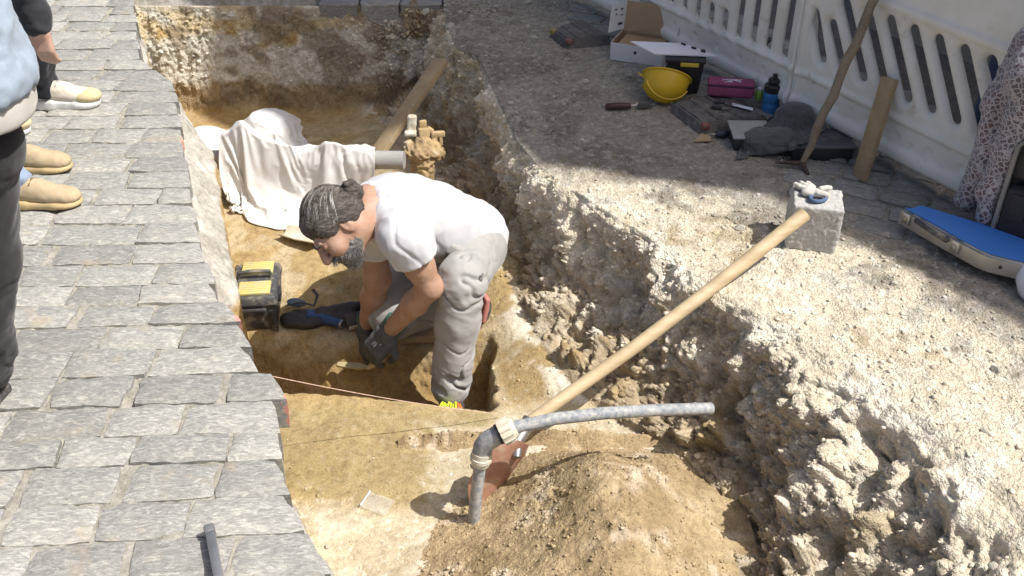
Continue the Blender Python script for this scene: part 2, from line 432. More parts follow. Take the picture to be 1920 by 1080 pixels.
CR_X = [1.30, 1.18, 1.14, 1.08, 0.955, 0.80, 0.62, 0.49, 0.34, 0.085, 0.02, -0.14, -0.25, -0.33, -0.35]
HW_Y = [0.8, 1.0, 1.5, 1.72, 1.85, 2.35, 2.50, 2.62, 3.6, 3.9, 5]
HW_X = [0.09, 0.08, 0.06, 0.025, -0.05, -0.05, -0.03, 0.08, 0.10, 0.03, 0.02]
FA = at(1212, 52, Z=.06); FB = at(1790, 352, Z=.06); FD = Vector(((FB - FA).x, (FB - FA).y, 0)).normalized(); FN = Vector((FD.y, -FD.x, 0))   # fence line; FN points to the trench
FA = Vector((FA.x, FA.y, 0))

def floor_z(X, Y):
    P = np.stack([X, Y, np.zeros_like(X)], 1)
    wob = fbm(P, 4.0, 3) * 0.03
    near = -0.400 + 0.012 * fbm(P, 3.0, 2, seed=5)
    y1 = np.interp(X, [-1.0, -0.74, -0.16, 0.0, 0.2], [2.46, 2.45, 2.385, 2.345, 2.30]) + 0.12 * wob
    y2 = np.interp(X, [-1.2, -0.95, -0.55, -0.2, 0.0], [2.84, 2.83, 2.81, 2.80, 2.80]) + 0.4 * wob
    ledge = -0.440 + 0.01 * fbm(P, 4.0, 2, seed=8)
    back = -0.405 + 0.012 * fbm(P, 3.0, 2, seed=9) - 0.06 * sstep(3.6, 4.2, Y) - 0.05 * sstep(4.3, 4.7, Y)
    z = near + (ledge - near) * sstep(0, 1, (Y - y1) / (y2 - y1))
    z = z + (back - z) * sstep(3.02, 3.13, Y + 0.5 * wob)
    pit = -0.625 + 0.015 * fbm(P, 5.0, 3, seed=2)
    xr = -0.045 + 0.9 * wob + 0.02 * fbm(P, 14, 2, seed=77)
    m = sstep(y1, y1 + 0.028, Y) * (1 - sstep(y2 - 0.15, y2, Y)) * (1 - sstep(xr - 0.04, xr, X)) * sstep(-1.02, -0.98, X)
    z = z + (pit - z) * m
    # cut square corner beside the toolbox
    z = z - 0.10 * sstep(3.02, 3.05, Y) * (1 - sstep(3.14, 3.17, Y)) * (1 - sstep(-1.0, -0.985, X))
    # earth rising to the right bank
    bx = np.interp(Y, BASE_Y, BASE_X)
    z = z + 0.07 * sstep(0.22, 0.0, bx - X) * sstep(2.3, 2.5, Y) * (1 - sstep(3.2, 3.5, Y))
    return z, m

rows = np.concatenate([np.linspace(0.75, 1.2, 20, endpoint=False), np.arange(1.2, 2.36, 0.0070), np.arange(2.36, 2.84, 0.0058), np.arange(2.84, 4.70, 0.0078), np.arange(4.70, 4.74, .005), np.arange(4.74, 4.915, 0.0021), np.arange(4.915, 4.97, .008), np.geomspace(4.98, 14.0, 30)])
nL, nF, nR, nB, nO = 46, 170, 150, 170, 22
R_ = len(rows)
tL = np.linspace(0, 1, nL, endpoint=False); tF = np.linspace(0, 1, nF, endpoint=False); tR = np.linspace(0, 1, nR, endpoint=False); tB = np.linspace(0, 1, nB, endpoint=False); tO = np.linspace(0, 1, nO)
Yg = np.repeat(rows[:, None], nL + nF + nR + nB + nO, 1)
xl = XL(rows); hw = np.interp(rows, HW_Y, HW_X); bx = np.interp(rows, BASE_Y, BASE_X); cx = np.interp(rows, CR_Y, CR_X)
cx = np.convolve(np.pad(cx, 6, mode='edge'), np.ones(13) / 13, 'valid'); bx = np.convolve(np.pad(bx, 6, mode='edge'), np.ones(13) / 13, 'valid')
wall_l = xl + np.maximum(hw, -0.05)                       # foot of the left face
xf = FA.x + FD.x * (rows - FA.y) / FD.y                   # fence line
xf = np.maximum(np.minimum(xf, 3.0), cx + 0.25) + 0.25
zb_f, _ = floor_z(bx, rows)
zl_f, _ = floor_z(wall_l, rows)
Xg = np.zeros_like(Yg); Zg = np.zeros_like(Yg); zone = np.zeros_like(Yg); prog = np.zeros_like(Yg)
# left face: mortar haunch, then cut earth
k = 0; sl1 = slice(k, k + nL); k += nL
T = tL[None, :]
hz = np.where(hw[:, None] > 0, 0.12, 0.10)
Xg[:, sl1] = np.where(T < 0.4, xl[:, None] - 0.03 + (wall_l - xl + 0.03)[:, None] * (T / 0.4) ** 0.9, wall_l[:, None])
Zg[:, sl1] = np.where(T < 0.4, -0.035 - hz * (T / 0.4) ** 1.2, -0.035 - hz + (zl_f[:, None] + 0.035 + hz) * (T - 0.4) / 0.6)
zone[:, sl1] = 1; prog[:, sl1] = T
sl2 = slice(k, k + nF); k += nF
Xg[:, sl2] = wall_l[:, None] + (bx - wall_l)[:, None] * tF[None, :]
zf_, pm_ = floor_z(Xg[:, sl2].ravel(), Yg[:, sl2].ravel()); Zg[:, sl2] = zf_.reshape(R_, nF); zone[:, sl2] = 2
pitm = np.zeros_like(Yg); pitm[:, sl2] = pm_.reshape(R_, nF)
sl3 = slice(k, k + nR); k += nR
T = tR[None, :]
st = np.interp(rows, [0.8, 2.2, 2.6, 3.2, 5], [0.62, 0.60, 0.72, 0.62, 0.7])[:, None]       # how soon the face goes up
KT = [0, 0.30, 0.50, 0.62, 0.80, 0.92, 1.0]
fx = np.interp(tR, KT, [0, 0.36, 0.66, 0.75, 0.82, 0.90, 1.0]); fz = np.interp(tR, KT, [0, 0.20, 0.38, 0.56, 0.84, 0.955, 1.0])
ker = np.ones(11) / 11
fx = np.convolve(np.pad(fx, 5, mode='edge'), ker, 'valid'); fz = np.convolve(np.pad(fz, 5, mode='edge'), ker, 'valid')
fxB = np.interp(tR, KT, [0, 0.20, 0.38, 0.50, 0.68, 0.83, 1.0]); fxB = np.convolve(np.pad(fxB, 5, mode='edge'), ker, 'valid')
wB = sstep(2.40, 2.12, rows)[:, None]
Xg[:, sl3] = bx[:, None] + (cx - bx)[:, None] * (fx[None, :] * (1 - wB) + fxB[None, :] * wB)
zz = fz[None, :] + 0 * T
Zg[:, sl3] = zb_f[:, None] + (0.0 - zb_f)[:, None] * zz; zone[:, sl3] = 3; prog[:, sl3] = T
sl4 = slice(k, k + nB); k += nB
T = tB[None, :]
Xg[:, sl4] = cx[:, None] + (xf - cx)[:, None] * (0.92 * T + 0.08 * T * T); zone[:, sl4] = 4; prog[:, sl4] = T
Zg[:, sl4] = 0
sl5 = slice(k, k + nO); k += nO
Xg[:, sl5] = xf[:, None] + (14.0 - xf)[:, None] * tO[None, :] ** 2; zone[:, sl5] = 5
# the far end of the trench
P0 = np.stack([Xg.ravel(), Yg.ravel(), np.zeros(Yg.size)], 1)
ye = (4.755 + 0.02 * fbm(P0, 5, 2)).reshape(Yg.shape)
te = np.clip((Yg - ye) / 0.15, 0, 1) ** 0.62
endm = np.where((zone <= 3), te, 0)
Zg = np.where(zone <= 3, Zg + (-0.02 - Zg) * endm, Zg)
Zg = np.where(Yg > 4.92, np.where(zone <= 3, -0.06, Zg), Zg)
# ---- relief
V = np.stack([Xg.ravel(), Yg.ravel(), Zg.ravel()], 1)
nC = Yg.shape[1]; I = np.arange(R_ * nC).reshape(R_, nC)
Q = np.stack([I[:-1, :-1], I[:-1, 1:], I[1:, 1:], I[1:, :-1]], -1).reshape(-1, 4)
N = vnorm(V, Q)
zn = zone.ravel(); pg = prog.ravel(); em = endm.ravel(); pm = pitm.ravel()
wallw = np.where(zn == 3, sstep(0.0, 0.12, pg) * (1 - 0.8 * sstep(0.72, 0.98, pg)), 0)
wallw = np.maximum(wallw, np.where(zn <= 3, sstep(0.01, 0.1, em) * (1 - sstep(0.93, 1, em)) * 0.62, 0))
wallw = np.maximum(wallw, np.where(zn == 1, 0.18 * sstep(0.35, 0.5, pg), 0))
topw = np.where(zn == 4, 1 - sstep(0.25, 0.6, pg) * 0.6, 0) + np.where(zn == 3, sstep(0.62, 0.98, pg), 0)
flw = np.where(zn == 2, 1.0, 0)
W3 = V * np.array([1.0, 1.0, 0.75])
fl1 = np.abs(perlin(W3 * 9.0 + 3)) * 2 - 0.5; fl2 = np.abs(perlin(W3 * 21.0 + 8)) * 2 - 0.5; fl3 = np.abs(perlin(W3 * 47.0 + 1)) * 2 - 0.5; fl4 = np.abs(perlin(W3 * 95.0 + 5)) * 2 - 0.5
big = fbm(V, 3.6, 2, seed=31); gul = ridged(V * np.array([1, 1, .35]), 7.0, 2, seed=12)
wallw_e = np.where((zn <= 2) | (em > 0.05), 0.45, 1.0)
nearB = sstep(2.40, 2.12, V[:, 1])
D = wallw * wallw_e * (0.075 * big * (1 + .5 * nearB) + nearB * .020 * fl1 + nearB * .010 * fl2 + nearB * .004 * fl4 + nearB * .005 * fbm(V, 110, 2, seed=33) - 0.030 * np.maximum(gul, 0) + 0.034 * fl1 + 0.026 * fl2 + 0.012 * fl3 + 0.006 * fl4) + wallw * (1 - wallw_e) * (0.012 * fl3 + 0.010 * fl4 + .006 * fbm(V, 120, 2))
D += topw * (0.010 * fbm(V, 5, 3, seed=3) + 0.0045 * fbm(V, 40, 3, seed=6) + 0.004 * np.maximum(fl3, 0))
rough_floor = 0.25 + 0.75 * sstep(0.0, 0.3, fbm(V, 2.5, 2, seed=44)) + 5.5 * pm * sstep(-0.63, -0.56, V[:, 2])
D += flw * rough_floor * (0.003 * fbm(V, 16, 3, seed=1) + 0.0022 * fbm(V, 60, 2, seed=2))
D += np.where(zn == 1, (0.007 * fbm(V, 30, 3, seed=9) + 0.010 * fbm(V, 9, 2, seed=19)) * (pg < 0.45), 0)
V = V + N * D[:, None]
V[:, 2] -= np.where(zn == 5, 0.02, 0)
# ---- colour of the ground, some shade painted into bank gravel and end face
nlow = fbm(V, 2.3, 3, seed=21); nmid = fbm(V, 9, 4, seed=23); nhi = fbm(V, 33, 3, seed=25)
def C(*c): return np.array(c, np.float32)
def mx(a, b, t): return a + (b - a) * np.clip(t, 0, 1)[:, None]
pale, white_g = C(0.66, 0.585, 0.455), C(0.75, 0.695, 0.58)
brown, dark, grey = C(0.45, 0.365, 0.245), C(0.34, 0.275, 0.185), C(0.48, 0.425, 0.335)
yell, olive, tan, ochre = C(0.405, 0.30, 0.145), C(0.31, 0.245, 0.12), C(0.53, 0.455, 0.315), C(0.44, 0.31, 0.135)
col = np.tile(yell, (len(V), 1))
gw = np.zeros(len(V))
# floor
f = mx(np.tile(yell, (len(V), 1)), tan, sstep(-0.05, 0.45, nmid + 0.6 * nlow) * 0.6)
nearm = 1 - sstep(2.32, 2.44, V[:, 1])
pf = mx(np.tile(tan, (len(V), 1)), C(0.61, 0.545, 0.42), sstep(0.0, 0.5, nmid)); pf = mx(pf, yell, sstep(0.15, 0.55, nlow - 0.3 * nmid) * 0.8)
wet = sstep(-0.22, -0.30, V[:, 0] + 0.05 * nmid + 0.04 * nhi) * sstep(1.93, 2.02, V[:, 1] + 0.1 * (V[:, 0] + 0.5) + 0.03 * nmid)
wet = np.maximum(wet, sstep(0.055, 0.02, np.abs(V[:, 1] - (2.36 - 0.1 * (V[:, 0] + 0.4)) + 0.02 * nmid)) * sstep(0.0, -0.1, V[:, 0]) * 0.9)
pf = mx(pf, olive * 1.12, wet * 0.95)
f = mx(f, pf, nearm)
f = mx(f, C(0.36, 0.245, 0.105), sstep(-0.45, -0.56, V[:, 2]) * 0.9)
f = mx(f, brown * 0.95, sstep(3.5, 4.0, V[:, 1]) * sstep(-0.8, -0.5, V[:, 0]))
f = mx(f, white_g, sstep(0.12, 0.02, np.interp(V[:, 1], BASE_Y, BASE_X) - V[:, 0]) * sstep(0.1, 0.35, nmid) * 0.8)
fleck = sstep(0.42, 0.5, fbm(V, 55, 2, seed=71)) * (0.25 + 0.75 * sstep(2.5, 2.3, V[:, 1]))
f = mx(f, C(0.72, 0.68, 0.58), fleck * 0.7 * (1 - wet * 0.8))
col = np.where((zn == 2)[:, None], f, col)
# right face: dark stony earth below, white gravel above and on the bumps
low = mx(np.tile(brown, (len(V), 1)), dark, sstep(-0.2, 0.4, nmid)); low = mx(low, grey, sstep(0.1, 0.5, nhi + nlow) * 0.7)
gravel = mx(np.tile(pale, (len(V), 1)), white_g, sstep(-0.1, 0.4, nmid + 0.5 * nhi)); gravel = mx(gravel, C(0.50, 0.42, 0.29), sstep(0.35, 0.7, nlow + 0.6 * nmid))
near_w = sstep(3.6, 3.0, V[:, 1])
up = sstep(0.24, 0.66, pg + 0.22 * nmid + 0.15 * nlow + 0.12 * fl2 + (0.10 * near_w - 0.08))
wallc = mx(low, gravel, up)
wallc = mx(wallc, ochre * 0.8, (1 - up) * sstep(0.25, 0.5, fbm(V, 6, 2, seed=90)) * 0.6)
col = np.where((zn == 3)[:, None], wallc, col)
grs = mx(np.tile(C(0.345, 0.32, 0.27), (len(V), 1)), C(0.27, 0.24, 0.19), sstep(0.0, 0.5, nlow + 0.5 * nmid)); grs = mx(grs, C(0.43, 0.405, 0.35), sstep(0.1, 0.5, nhi))  # grey disturbed gravel, also darkened to deepen the shade over it
topc = mx(gravel, grs, sstep(0.30, 0.55, pg + 0.3 * nmid + 0.35 * sstep(2.6, 3.3, V[:, 1])) * 0.9)
topc = mx(topc, grs, sstep(2.95, 3.25, V[:, 1] + 0.1 * nmid) * 0.92)
col = np.where((zn == 4)[:, None], topc, col); col = np.where((zn == 5)[:, None], np.tile(C(0.16, 0.15, 0.14), (len(V), 1)), col)
# left face
mort = mx(np.tile(C(0.44, 0.42, 0.365), (len(V), 1)), C(0.56, 0.54, 0.48), sstep(-0.1, 0.4, nmid))
lf = mx(np.tile(C(0.52, 0.36, 0.15), (len(V), 1)), C(0.44, 0.31, 0.14), sstep(-0.2, 0.4, nmid))
hwv = np.interp(V[:, 1], HW_Y, HW_X)
lf = mx(mort, lf, sstep(0.38, 0.46, pg + 0.03 * nmid) + (hwv < 0) * 0.8)
col = np.where((zn == 1)[:, None], lf, col)
# end face in layers: brown base, white gravel bed, ochre and grey fill
ez = V[:, 2]
lay = np.tile(C(0.37, 0.285, 0.17), (len(V), 1))
lay = mx(lay, C(0.62, 0.58, 0.49), sstep(-0.40, -0.35, ez + 0.03 * nmid))
hor = ez + 0.10 * nlow + 0.05 * nmid - 0.06 * (V[:, 0] + 1.2)
lay = mx(lay, mx(np.tile(C(0.56, 0.46, 0.29), (len(V), 1)), ochre, sstep(0.0, 0.4, nmid + 0.4 * nlow)), sstep(-0.20, -0.14, hor))
lay = mx(lay, mx(np.tile(C(0.55, 0.50, 0.40), (len(V), 1)), C(0.66, 0.62, 0.53), sstep(0, 0.4, nhi)), sstep(-0.10, -0.03, hor) * sstep(-0.4, 0.2, nmid))
lay = mx(lay, C(0.24, 0.19, 0.13), sstep(-0.9, -0.75, V[:, 0]) * sstep(-0.13, -0.05, ez) * 0.6)  # upper right darkened to deepen the shade on the end face
lay = mx(lay, C(0.25, 0.195, 0.13), sstep(-0.05, 0.35, fbm(V * np.array([1, 1, 1.4]), 5.5, 3, seed=58) + 0.35 * (V[:, 0] + 1.1)) * 0.8)  # brown soil patches, denser to the right to deepen the shade there
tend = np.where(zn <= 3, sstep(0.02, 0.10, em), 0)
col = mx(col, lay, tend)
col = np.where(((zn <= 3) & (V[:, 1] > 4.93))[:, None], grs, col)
gw = np.where(zn == 4, 0.9, gw); gw = np.where(zn == 3, 0.35 + 0.5 * up, gw); gw = np.where(zn == 2, 0.10 + 0.2 * fleck, gw); gw = np.where(zn == 5, 0.5, gw)
gw = np.maximum(gw, tend * 0.6)
gmask = np.where(zn == 4, 1.0, 0) + np.where(zn == 3, up * 0.8 * (pg > .25), 0)
col = np.clip(col, 0.01, 0.95).astype(np.float32)
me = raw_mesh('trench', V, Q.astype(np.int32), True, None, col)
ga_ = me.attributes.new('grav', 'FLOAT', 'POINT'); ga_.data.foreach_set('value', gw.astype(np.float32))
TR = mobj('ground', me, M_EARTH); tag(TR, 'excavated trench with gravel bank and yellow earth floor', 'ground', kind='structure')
TV, TN, TZ, TPG, TCOL = V, N, zn, pg, col
from mathutils.kdtree import KDTree
_kd = KDTree(len(range(0, len(V), 3)))
for i_ in range(0, len(V), 3): _kd.insert((V[i_, 0], V[i_, 1], 0.0), i_)
_kd.balance()
def ground_z(x, y):
    r = _kd.find_n((x, y, 0.0), 4); return sum(V_TR[i][2] for _, i, _ in r) / 4
V_TR = V

# ---- loose gravel lying on the bank: one mass
def ico():
    p = (1 + 5 ** .5) / 2
    v = np.array([(-1, p, 0), (1, p, 0), (-1, -p, 0), (1, -p, 0), (0, -1, p), (0, 1, p), (0, -1, -p), (0, 1, -p), (p, 0, -1), (p, 0, 1), (-p, 0, -1), (-p, 0, 1)], float) / math.hypot(1, p)
    f = np.array([(0, 11, 5), (0, 5, 1), (0, 1, 7), (0, 7, 10), (0, 10, 11), (1, 5, 9), (5, 11, 4), (11, 10, 2), (10, 7, 6), (7, 1, 8), (3, 9, 4), (3, 4, 2), (3, 2, 6), (3, 6, 8), (3, 8, 9), (4, 9, 5), (2, 4, 11), (6, 2, 10), (8, 6, 7), (9, 8, 1)])
    return v, f
ICV, ICF = ico()
def pebble_variant(r):
    v = ICV * (1 + r.uniform(-0.28, 0.28, (12, 1))) * r.uniform([0.8, 0.6, 0.38], [1.25, 1.0, 0.75])
    return v
def scatter(name, weights, n, smin, smax, mat, tint, label, seed, sink=0.25, pw=3.0):
    r = np.random.default_rng(seed); w_ = np.maximum(weights, 0); w_ = w_ / w_.sum()
    ids = r.choice(len(TV), n, p=w_)
    VV = np.zeros((n, 12, 3)); CC = np.zeros((n, 12, 3))
    vs_ = [pebble_variant(r) for _ in range(16)]
    for j, i in enumerate(ids):
        s_ = smin + (smax - smin) * r.random() ** pw
        q = Euler(tuple(r.uniform(-0.5, 0.5, 2)) + (r.uniform(0, 6.28),)).to_matrix()
        p = vs_[j % 16] * s_ @ np.array(q).T
        VV[j] = p + TV[i] + TN[i] * s_ * (0.35 - sink) + np.append(r.uniform(-0.004, 0.004, 2), 0)
        CC[j] = np.clip(tint(r, i), 0.02, 0.9)
    Fq = (ICF[None] + 12 * np.arange(n)[:, None, None]).reshape(-1, 3)
    me = raw_mesh(name, VV.reshape(-1, 3), Fq.astype(np.int32), False, None, CC.reshape(-1, 3))
    o = mobj(name, me, mat); tag(o, label, 'gravel', kind='stuff'); return o
def stone_material():
    m, t, b = material('stone_chips'); ca = nnode(t, 'ShaderNodeAttribute', attribute_name='Col'); n = noise_tex(t, 120, 4, 0.6)
    r = ramp(t, n.outputs[0], [(0.3, (0.75, 0.74, 0.72)), (0.6, (1.05, 1.05, 1.05))])
    t.links.new(mixc(t, ca.outputs['Color'], r.outputs[0], 1.0, 'MULTIPLY'), b.inputs['Base Color']); b.inputs['Roughness'].default_value = 0.9; b.inputs['Specular IOR Level'].default_value = 0.2
    bump(t, b, n.outputs[0], 0.4, 0.003); return m
M_CHIP = stone_material()
cellw = np.where((TV[:, 1] < 5.2) & (TV[:, 0] < 2.2) & (TV[:, 1] > 1.15), 1.0, 0)
def tint_top(r, i): return TCOL[i] * r.uniform(0.75, 1.3) + r.uniform(-0.04, 0.05)
wt_top = cellw * (np.where(TZ == 4, 1.0, 0) + np.where((TZ == 3) & (TPG > 0.3), 0.55 * TPG, 0)) * np.clip(0.25 + np.maximum(nlow + 0.5, 0), 0, 1.6)
scatter('gravel', wt_top, 11500, 0.0020, 0.0100, M_CHIP, tint_top, 'loose pale gravel strewn over the right bank', 5)
wt_w = cellw * np.where((TZ == 3) & (TPG < 0.75), 1.0, 0) + cellw * np.where((TZ <= 3) & (em > 0.05) & (em < 0.97) & (TPG < 2), 0.9, 0) * (TV[:, 2] > -0.40)
scatter('gravel', wt_w, 3800, 0.004, 0.016, M_CHIP, tint_top, 'stones set in the trench side walls', 6, sink=0.45)
wt_f = cellw * np.where(TZ == 2, 1.0, 0) * (TV[:, 1] < 2.33)
wt_f = wt_f + cellw * np.where((TZ == 2) & (np.interp(TV[:, 1], BASE_Y, BASE_X) - TV[:, 0] < 0.22), 1.3, 0) + cellw * np.where(TZ == 2, 0.15, 0)
scatter('gravel', wt_f, 1500, 0.0015, 0.007, M_CHIP, lambda r, i: TCOL[i] * r.uniform(0.9, 1.25) + 0.03, 'small chips lying on the trench floor', 8)

# ---- single loose stones
def big_stone(seed, sx, sy, sz, sub=2):
    bm = bmesh.new(); bmesh.ops.create_icosphere(bm, subdivisions=sub, radius=1.0)
    v = np.array([q.co[:] for q in bm.verts]); r = np.random.default_rng(seed)
    for _ in range(7):                                   # chop flat facets
        n_ = r.normal(size=3); n_ /= np.linalg.norm(n_); d_ = r.uniform(0.55, 0.85); h_ = v @ n_ - d_
        v = v - np.where(h_ > 0, h_, 0)[:, None] * n_
    v = v * (1 + 0.06 * fbm(v + seed, 2.5, 2)[:, None]) * np.array([sx, sy, sz])
    for q, c_ in zip(bm.verts, v): q.co = c_
    me = bpy.data.meshes.new('loose_stone'); bm.to_mesh(me); bm.free(); return me
M_STONE = simple('limestone_lump', (0.62, 0.58, 0.49), (0.44, 0.40, 0.32), 0.92, 22, 110, 0.6, 0.006, spec=0.15)
st_me = []
for i in range(6):
    me = big_stone(50 + i, 1.0, random.uniform(.7, .95), random.uniform(.5, .75)); me.materials.append(M_STONE); st_me.append(me)
cand = np.where((cellw > 0) & (((TZ == 4) & (TPG < 0.8)) | ((TZ == 3) & (TPG > 0.45))))[0]
r_ = np.random.default_rng(77)
for j in range(48):
    i = cand[r_.integers(len(cand))]; s_ = 0.010 + 0.016 * r_.random() ** 2
    o = bpy.data.objects.new('loose_stone', st_me[j % 6]); COL.objects.link(o)
    o.location = TV[i] + TN[i] * s_ * 0.15; o.scale = (s_,) * 3; o.rotation_euler = (r_.uniform(-.4, .4), r_.uniform(-.4, .4), r_.uniform(0, 6.28))
    tag(o, 'pale angular stone lying loose among the gravel of the bank', 'stone', 'loose stones on the gravel bank')

# ================================================================== paving of setts on the left
def sett_mesh(Lx, Ly, th, seed, dome=0.004, nx=9, ny=6, shear=0.0):
    r = np.random.default_rng(seed); xs = np.linspace(-.5, .5, nx); ys = np.linspace(-.5, .5, ny)
    taper = r.uniform(-0.06, 0.06, 2)
    G = np.zeros((nx, ny, 3))
    off = r.uniform(0, 100)
    for i, a in enumerate(xs):
        for j, b_ in enumerate(ys):
            cx_ = a; cy_ = b_
            e = max(abs(a), abs(b_)) * 2
            rc = 1 - 0.05 * max(0, abs(a) * 2 + abs(b_) * 2 - 1.55)          # rounded corners
            x = cx_ * Lx * rc * (1 + taper[0] * b_ * 2); y = cy_ * Ly * rc * (1 + taper[1] * a * 2)
            x += shear * y * (a + .5)
            G[i, j] = (x, y, -0.007 * max(0, (e - 0.72) / 0.28) ** 2)
    Pn = G.reshape(-1, 3) + np.array([off, off * .37, 0])
    edge = (np.abs(xs)[:, None] > .49) | (np.abs(ys)[None, :] > .49)
    G[..., 2] += (dome * fbm(Pn, 9, 3) + 0.0016 * fbm(Pn, 40, 2)).reshape(nx, ny)
    G[..., 0] += (0.006 * fbm(Pn + 5, 24, 2)).reshape(nx, ny) * edge
    G[..., 1] += (0.006 * fbm(Pn + 9, 24, 2)).reshape(nx, ny) * edge
    V = G.reshape(-1, 3); I = np.arange(nx * ny).reshape(nx, ny)
    Fc = [[int(q) for q in f] for f in np.stack([I[:-1, :-1], I[1:, :-1], I[1:, 1:], I[:-1, 1:]], -1).reshape(-1, 4)]
    rim = [int(q) for q in list(I[:, 0]) + list(I[-1, 1:]) + list(I[-2::-1, -1]) + list(I[0, -2:0:-1])]
    b0 = len(V); Vb = V[rim].copy(); Vb[:, 2] = -th; Vb[:, :2] *= 0.97
    m0 = b0 + len(rim); Vm = V[rim].copy(); Vm[:, 2] = -th * .4; Vm[:, :2] *= 1.0
    V = np.vstack([V, Vm, Vb]); n = len(rim)
    for i in range(n):
        a, b_ = rim[i], rim[(i + 1) % n]
        Fc.append([b_, a, b0 + i, b0 + (i + 1) % n]); Fc.append([b0 + (i + 1) % n, b0 + i, m0 + i, m0 + (i + 1) % n])
    return raw_mesh('sett', V, Fc, True, 0.9)
# bed of the setts, cut along the trench edge
yb = np.linspace(0.7, 6.5, 560); tb = np.linspace(0, 1, 190) ** 0.75
XLm = np.min([XL(yb + q) for q in np.linspace(-0.07, 0.07, 9)], axis=0)
Xb = -3.2 + (XLm[:, None] - 0.012 + 3.2) * tb[None, :]; Yb = np.repeat(yb[:, None], 190, 1)
Pb = np.stack([Xb.ravel(), Yb.ravel(), np.zeros(Xb.size)], 1)
zb = -0.0100 + 0.007 * fbm(Pb, 14, 3, seed=4) + 0.006 * fbm(Pb, 50, 2, seed=6)
zb = zb - 0.03 * sstep(0.93, 1.0, np.repeat(tb[None, :], 560, 0).ravel()) * 0
Pb[:, 2] = zb; Ib = np.arange(Xb.size).reshape(Xb.shape)
Qb = np.stack([Ib[:-1, :-1], Ib[:-1, 1:], Ib[1:, 1:], Ib[1:, :-1]], -1).reshape(-1, 4)
PAVE = mobj('pavement', raw_mesh('pavement', Pb, Qb.astype(np.int32)), M_JOINT)
tag(PAVE, 'pavement of grey stone setts left of the trench', 'pavement', kind='structure')
Y0 = 0.93; seedn = 0; row = 0; spray = []
rs = np.random.default_rng(21)
while Y0 < 5.25:
    ang = float(np.interp(Y0, [1.0, 2.0, 3.2, 4.5], [0.075, 0.05, 0.012, 0.0]))
    d = float(rs.uniform(0.098, 0.121)); yc = Y0 + d / 2
    xe = float(XL(yc + ang * 0.3)); x = xe + rs.uniform(-0.006, 0.008)
    xmin = -0.53 * (yc * _c + CAMH * _s) - 0.15
    first = True
    while x > xmin:
        L = float(rs.uniform(0.165, 0.255)) * (1.25 if rs.random() < .08 else 1)
        if first and rs.random() < 0.3: L *= 0.6
        g = float(rs.uniform(0.003, 0.011)) if rs.random() < .72 else float(rs.uniform(0.016, 0.030))
        xc = x - L / 2; yy = yc + ang * (xc + 0.9)
        if first: yy = yc + ang * (xc + 0.9)
        w_ = d - float(rs.uniform(0.001, 0.007))
        shr = float(np.clip((XL(yy + .05) - XL(yy - .05)) / .1, -.75, .3)) if first else 0.0
        me = sett_mesh(L, w_, 0.105, seedn, shear=shr)
        o = bpy.data.objects.new('sett', me); COL.objects.link(o)
        o.location = (xc, yy, 0.002 + rs.uniform(-0.004, 0.004)); o.rotation_euler = (rs.uniform(-.012, .012), rs.uniform(-.015, .015), ang + rs.uniform(-.012, .012))
        mt = M_SETT
        if first:
            px_y = yy
            for (sx_, sy_) in ((437, 590), (505, 725), (333, 262)):
                if abs(at(sx_, sy_, Z=0).y - yy) < d * 0.5: mt = M_SETT_P
        me.materials.append(mt); attach(o, PAVE)
        x -= L + g; first = False; seedn += 1
    Y0 += d
# ---- setts beyond the far end of the trench and beside the fence
PAV2 = mobj('pavement', raw_mesh('pavement', [(-1.1, 4.96, -0.15), (0.3, 4.96, -0.15), (0.3, 6.5, -0.15), (-1.1, 6.5, -0.15)], [[0, 1, 2, 3]], False), M_JOINT)
tag(PAV2, 'shaded stone setts along the far end of the trench', 'pavement', kind='structure')
for j, (yy, x0) in enumerate(((4.935, -0.95), (5.045, -0.98), (5.155, -0.92))):
    x = x0
    while x < -0.22:
        L = float(rs.uniform(0.17, 0.24)); me = sett_mesh(L, 0.104, 0.14, seedn); me.materials.append(M_SETT_D); seedn += 1
        o = bpy.data.objects.new('sett', me); COL.objects.link(o); o.location = (x + L / 2, yy, rs.uniform(-.004, .004)); o.rotation_euler = (0, 0, rs.uniform(-.02, .02)); attach(o, PAV2)
        x += L + 0.010
PAV3 = mobj('pavement', raw_mesh('pavement', [tuple(FA + FD * a + FN * b_ + Vector((0, 0, -0.12))) for a, b_ in ((-1, -1.5), (4, -1.5), (4, .3), (-1, .3))], [[0, 1, 2, 3]], False), M_JOINT)
tag(PAV3, 'darker setts in the shade along the barrier', 'pavement', kind='structure')
ra = rad(-27); ux = Vector((math.cos(ra), math.sin(ra), 0)); uy = Vector((-math.sin(ra), math.cos(ra), 0))
for i in range(-30, 30):
    off = rs.uniform(0, 0.16)
    for j in range(-14, 16):
        p = Vector((1.35, 2.95, 0)) + uy * (i * 0.108) + ux * (j * 0.165 + off)
        s_, d_ = (p - FA).dot(FD), (p - FA).dot(FN)
        lim = 0.30 + 0.16 * math.sin(s_ * 5.1) * 0.4 + rs.uniform(-.03, .03) + (0.02 if 1.15 < s_ < 1.9 else -0.12)
        if not (-0.55 < d_ < lim and -0.6 < s_ < 3.0): continue
        me = sett_mesh(float(rs.uniform(.145, .162)), float(rs.uniform(.093, .103)), 0.10, seedn); me.materials.append(M_SETT_D); seedn += 1
        o = bpy.data.objects.new('sett', me); COL.objects.link(o); o.location = p + Vector((0, 0, 0.012 + rs.uniform(-.004, .004))); o.rotation_euler = (rs.uniform(-.02, .02), rs.uniform(-.02, .02), ra + rs.uniform(-.03, .03)); attach(o, PAV3)

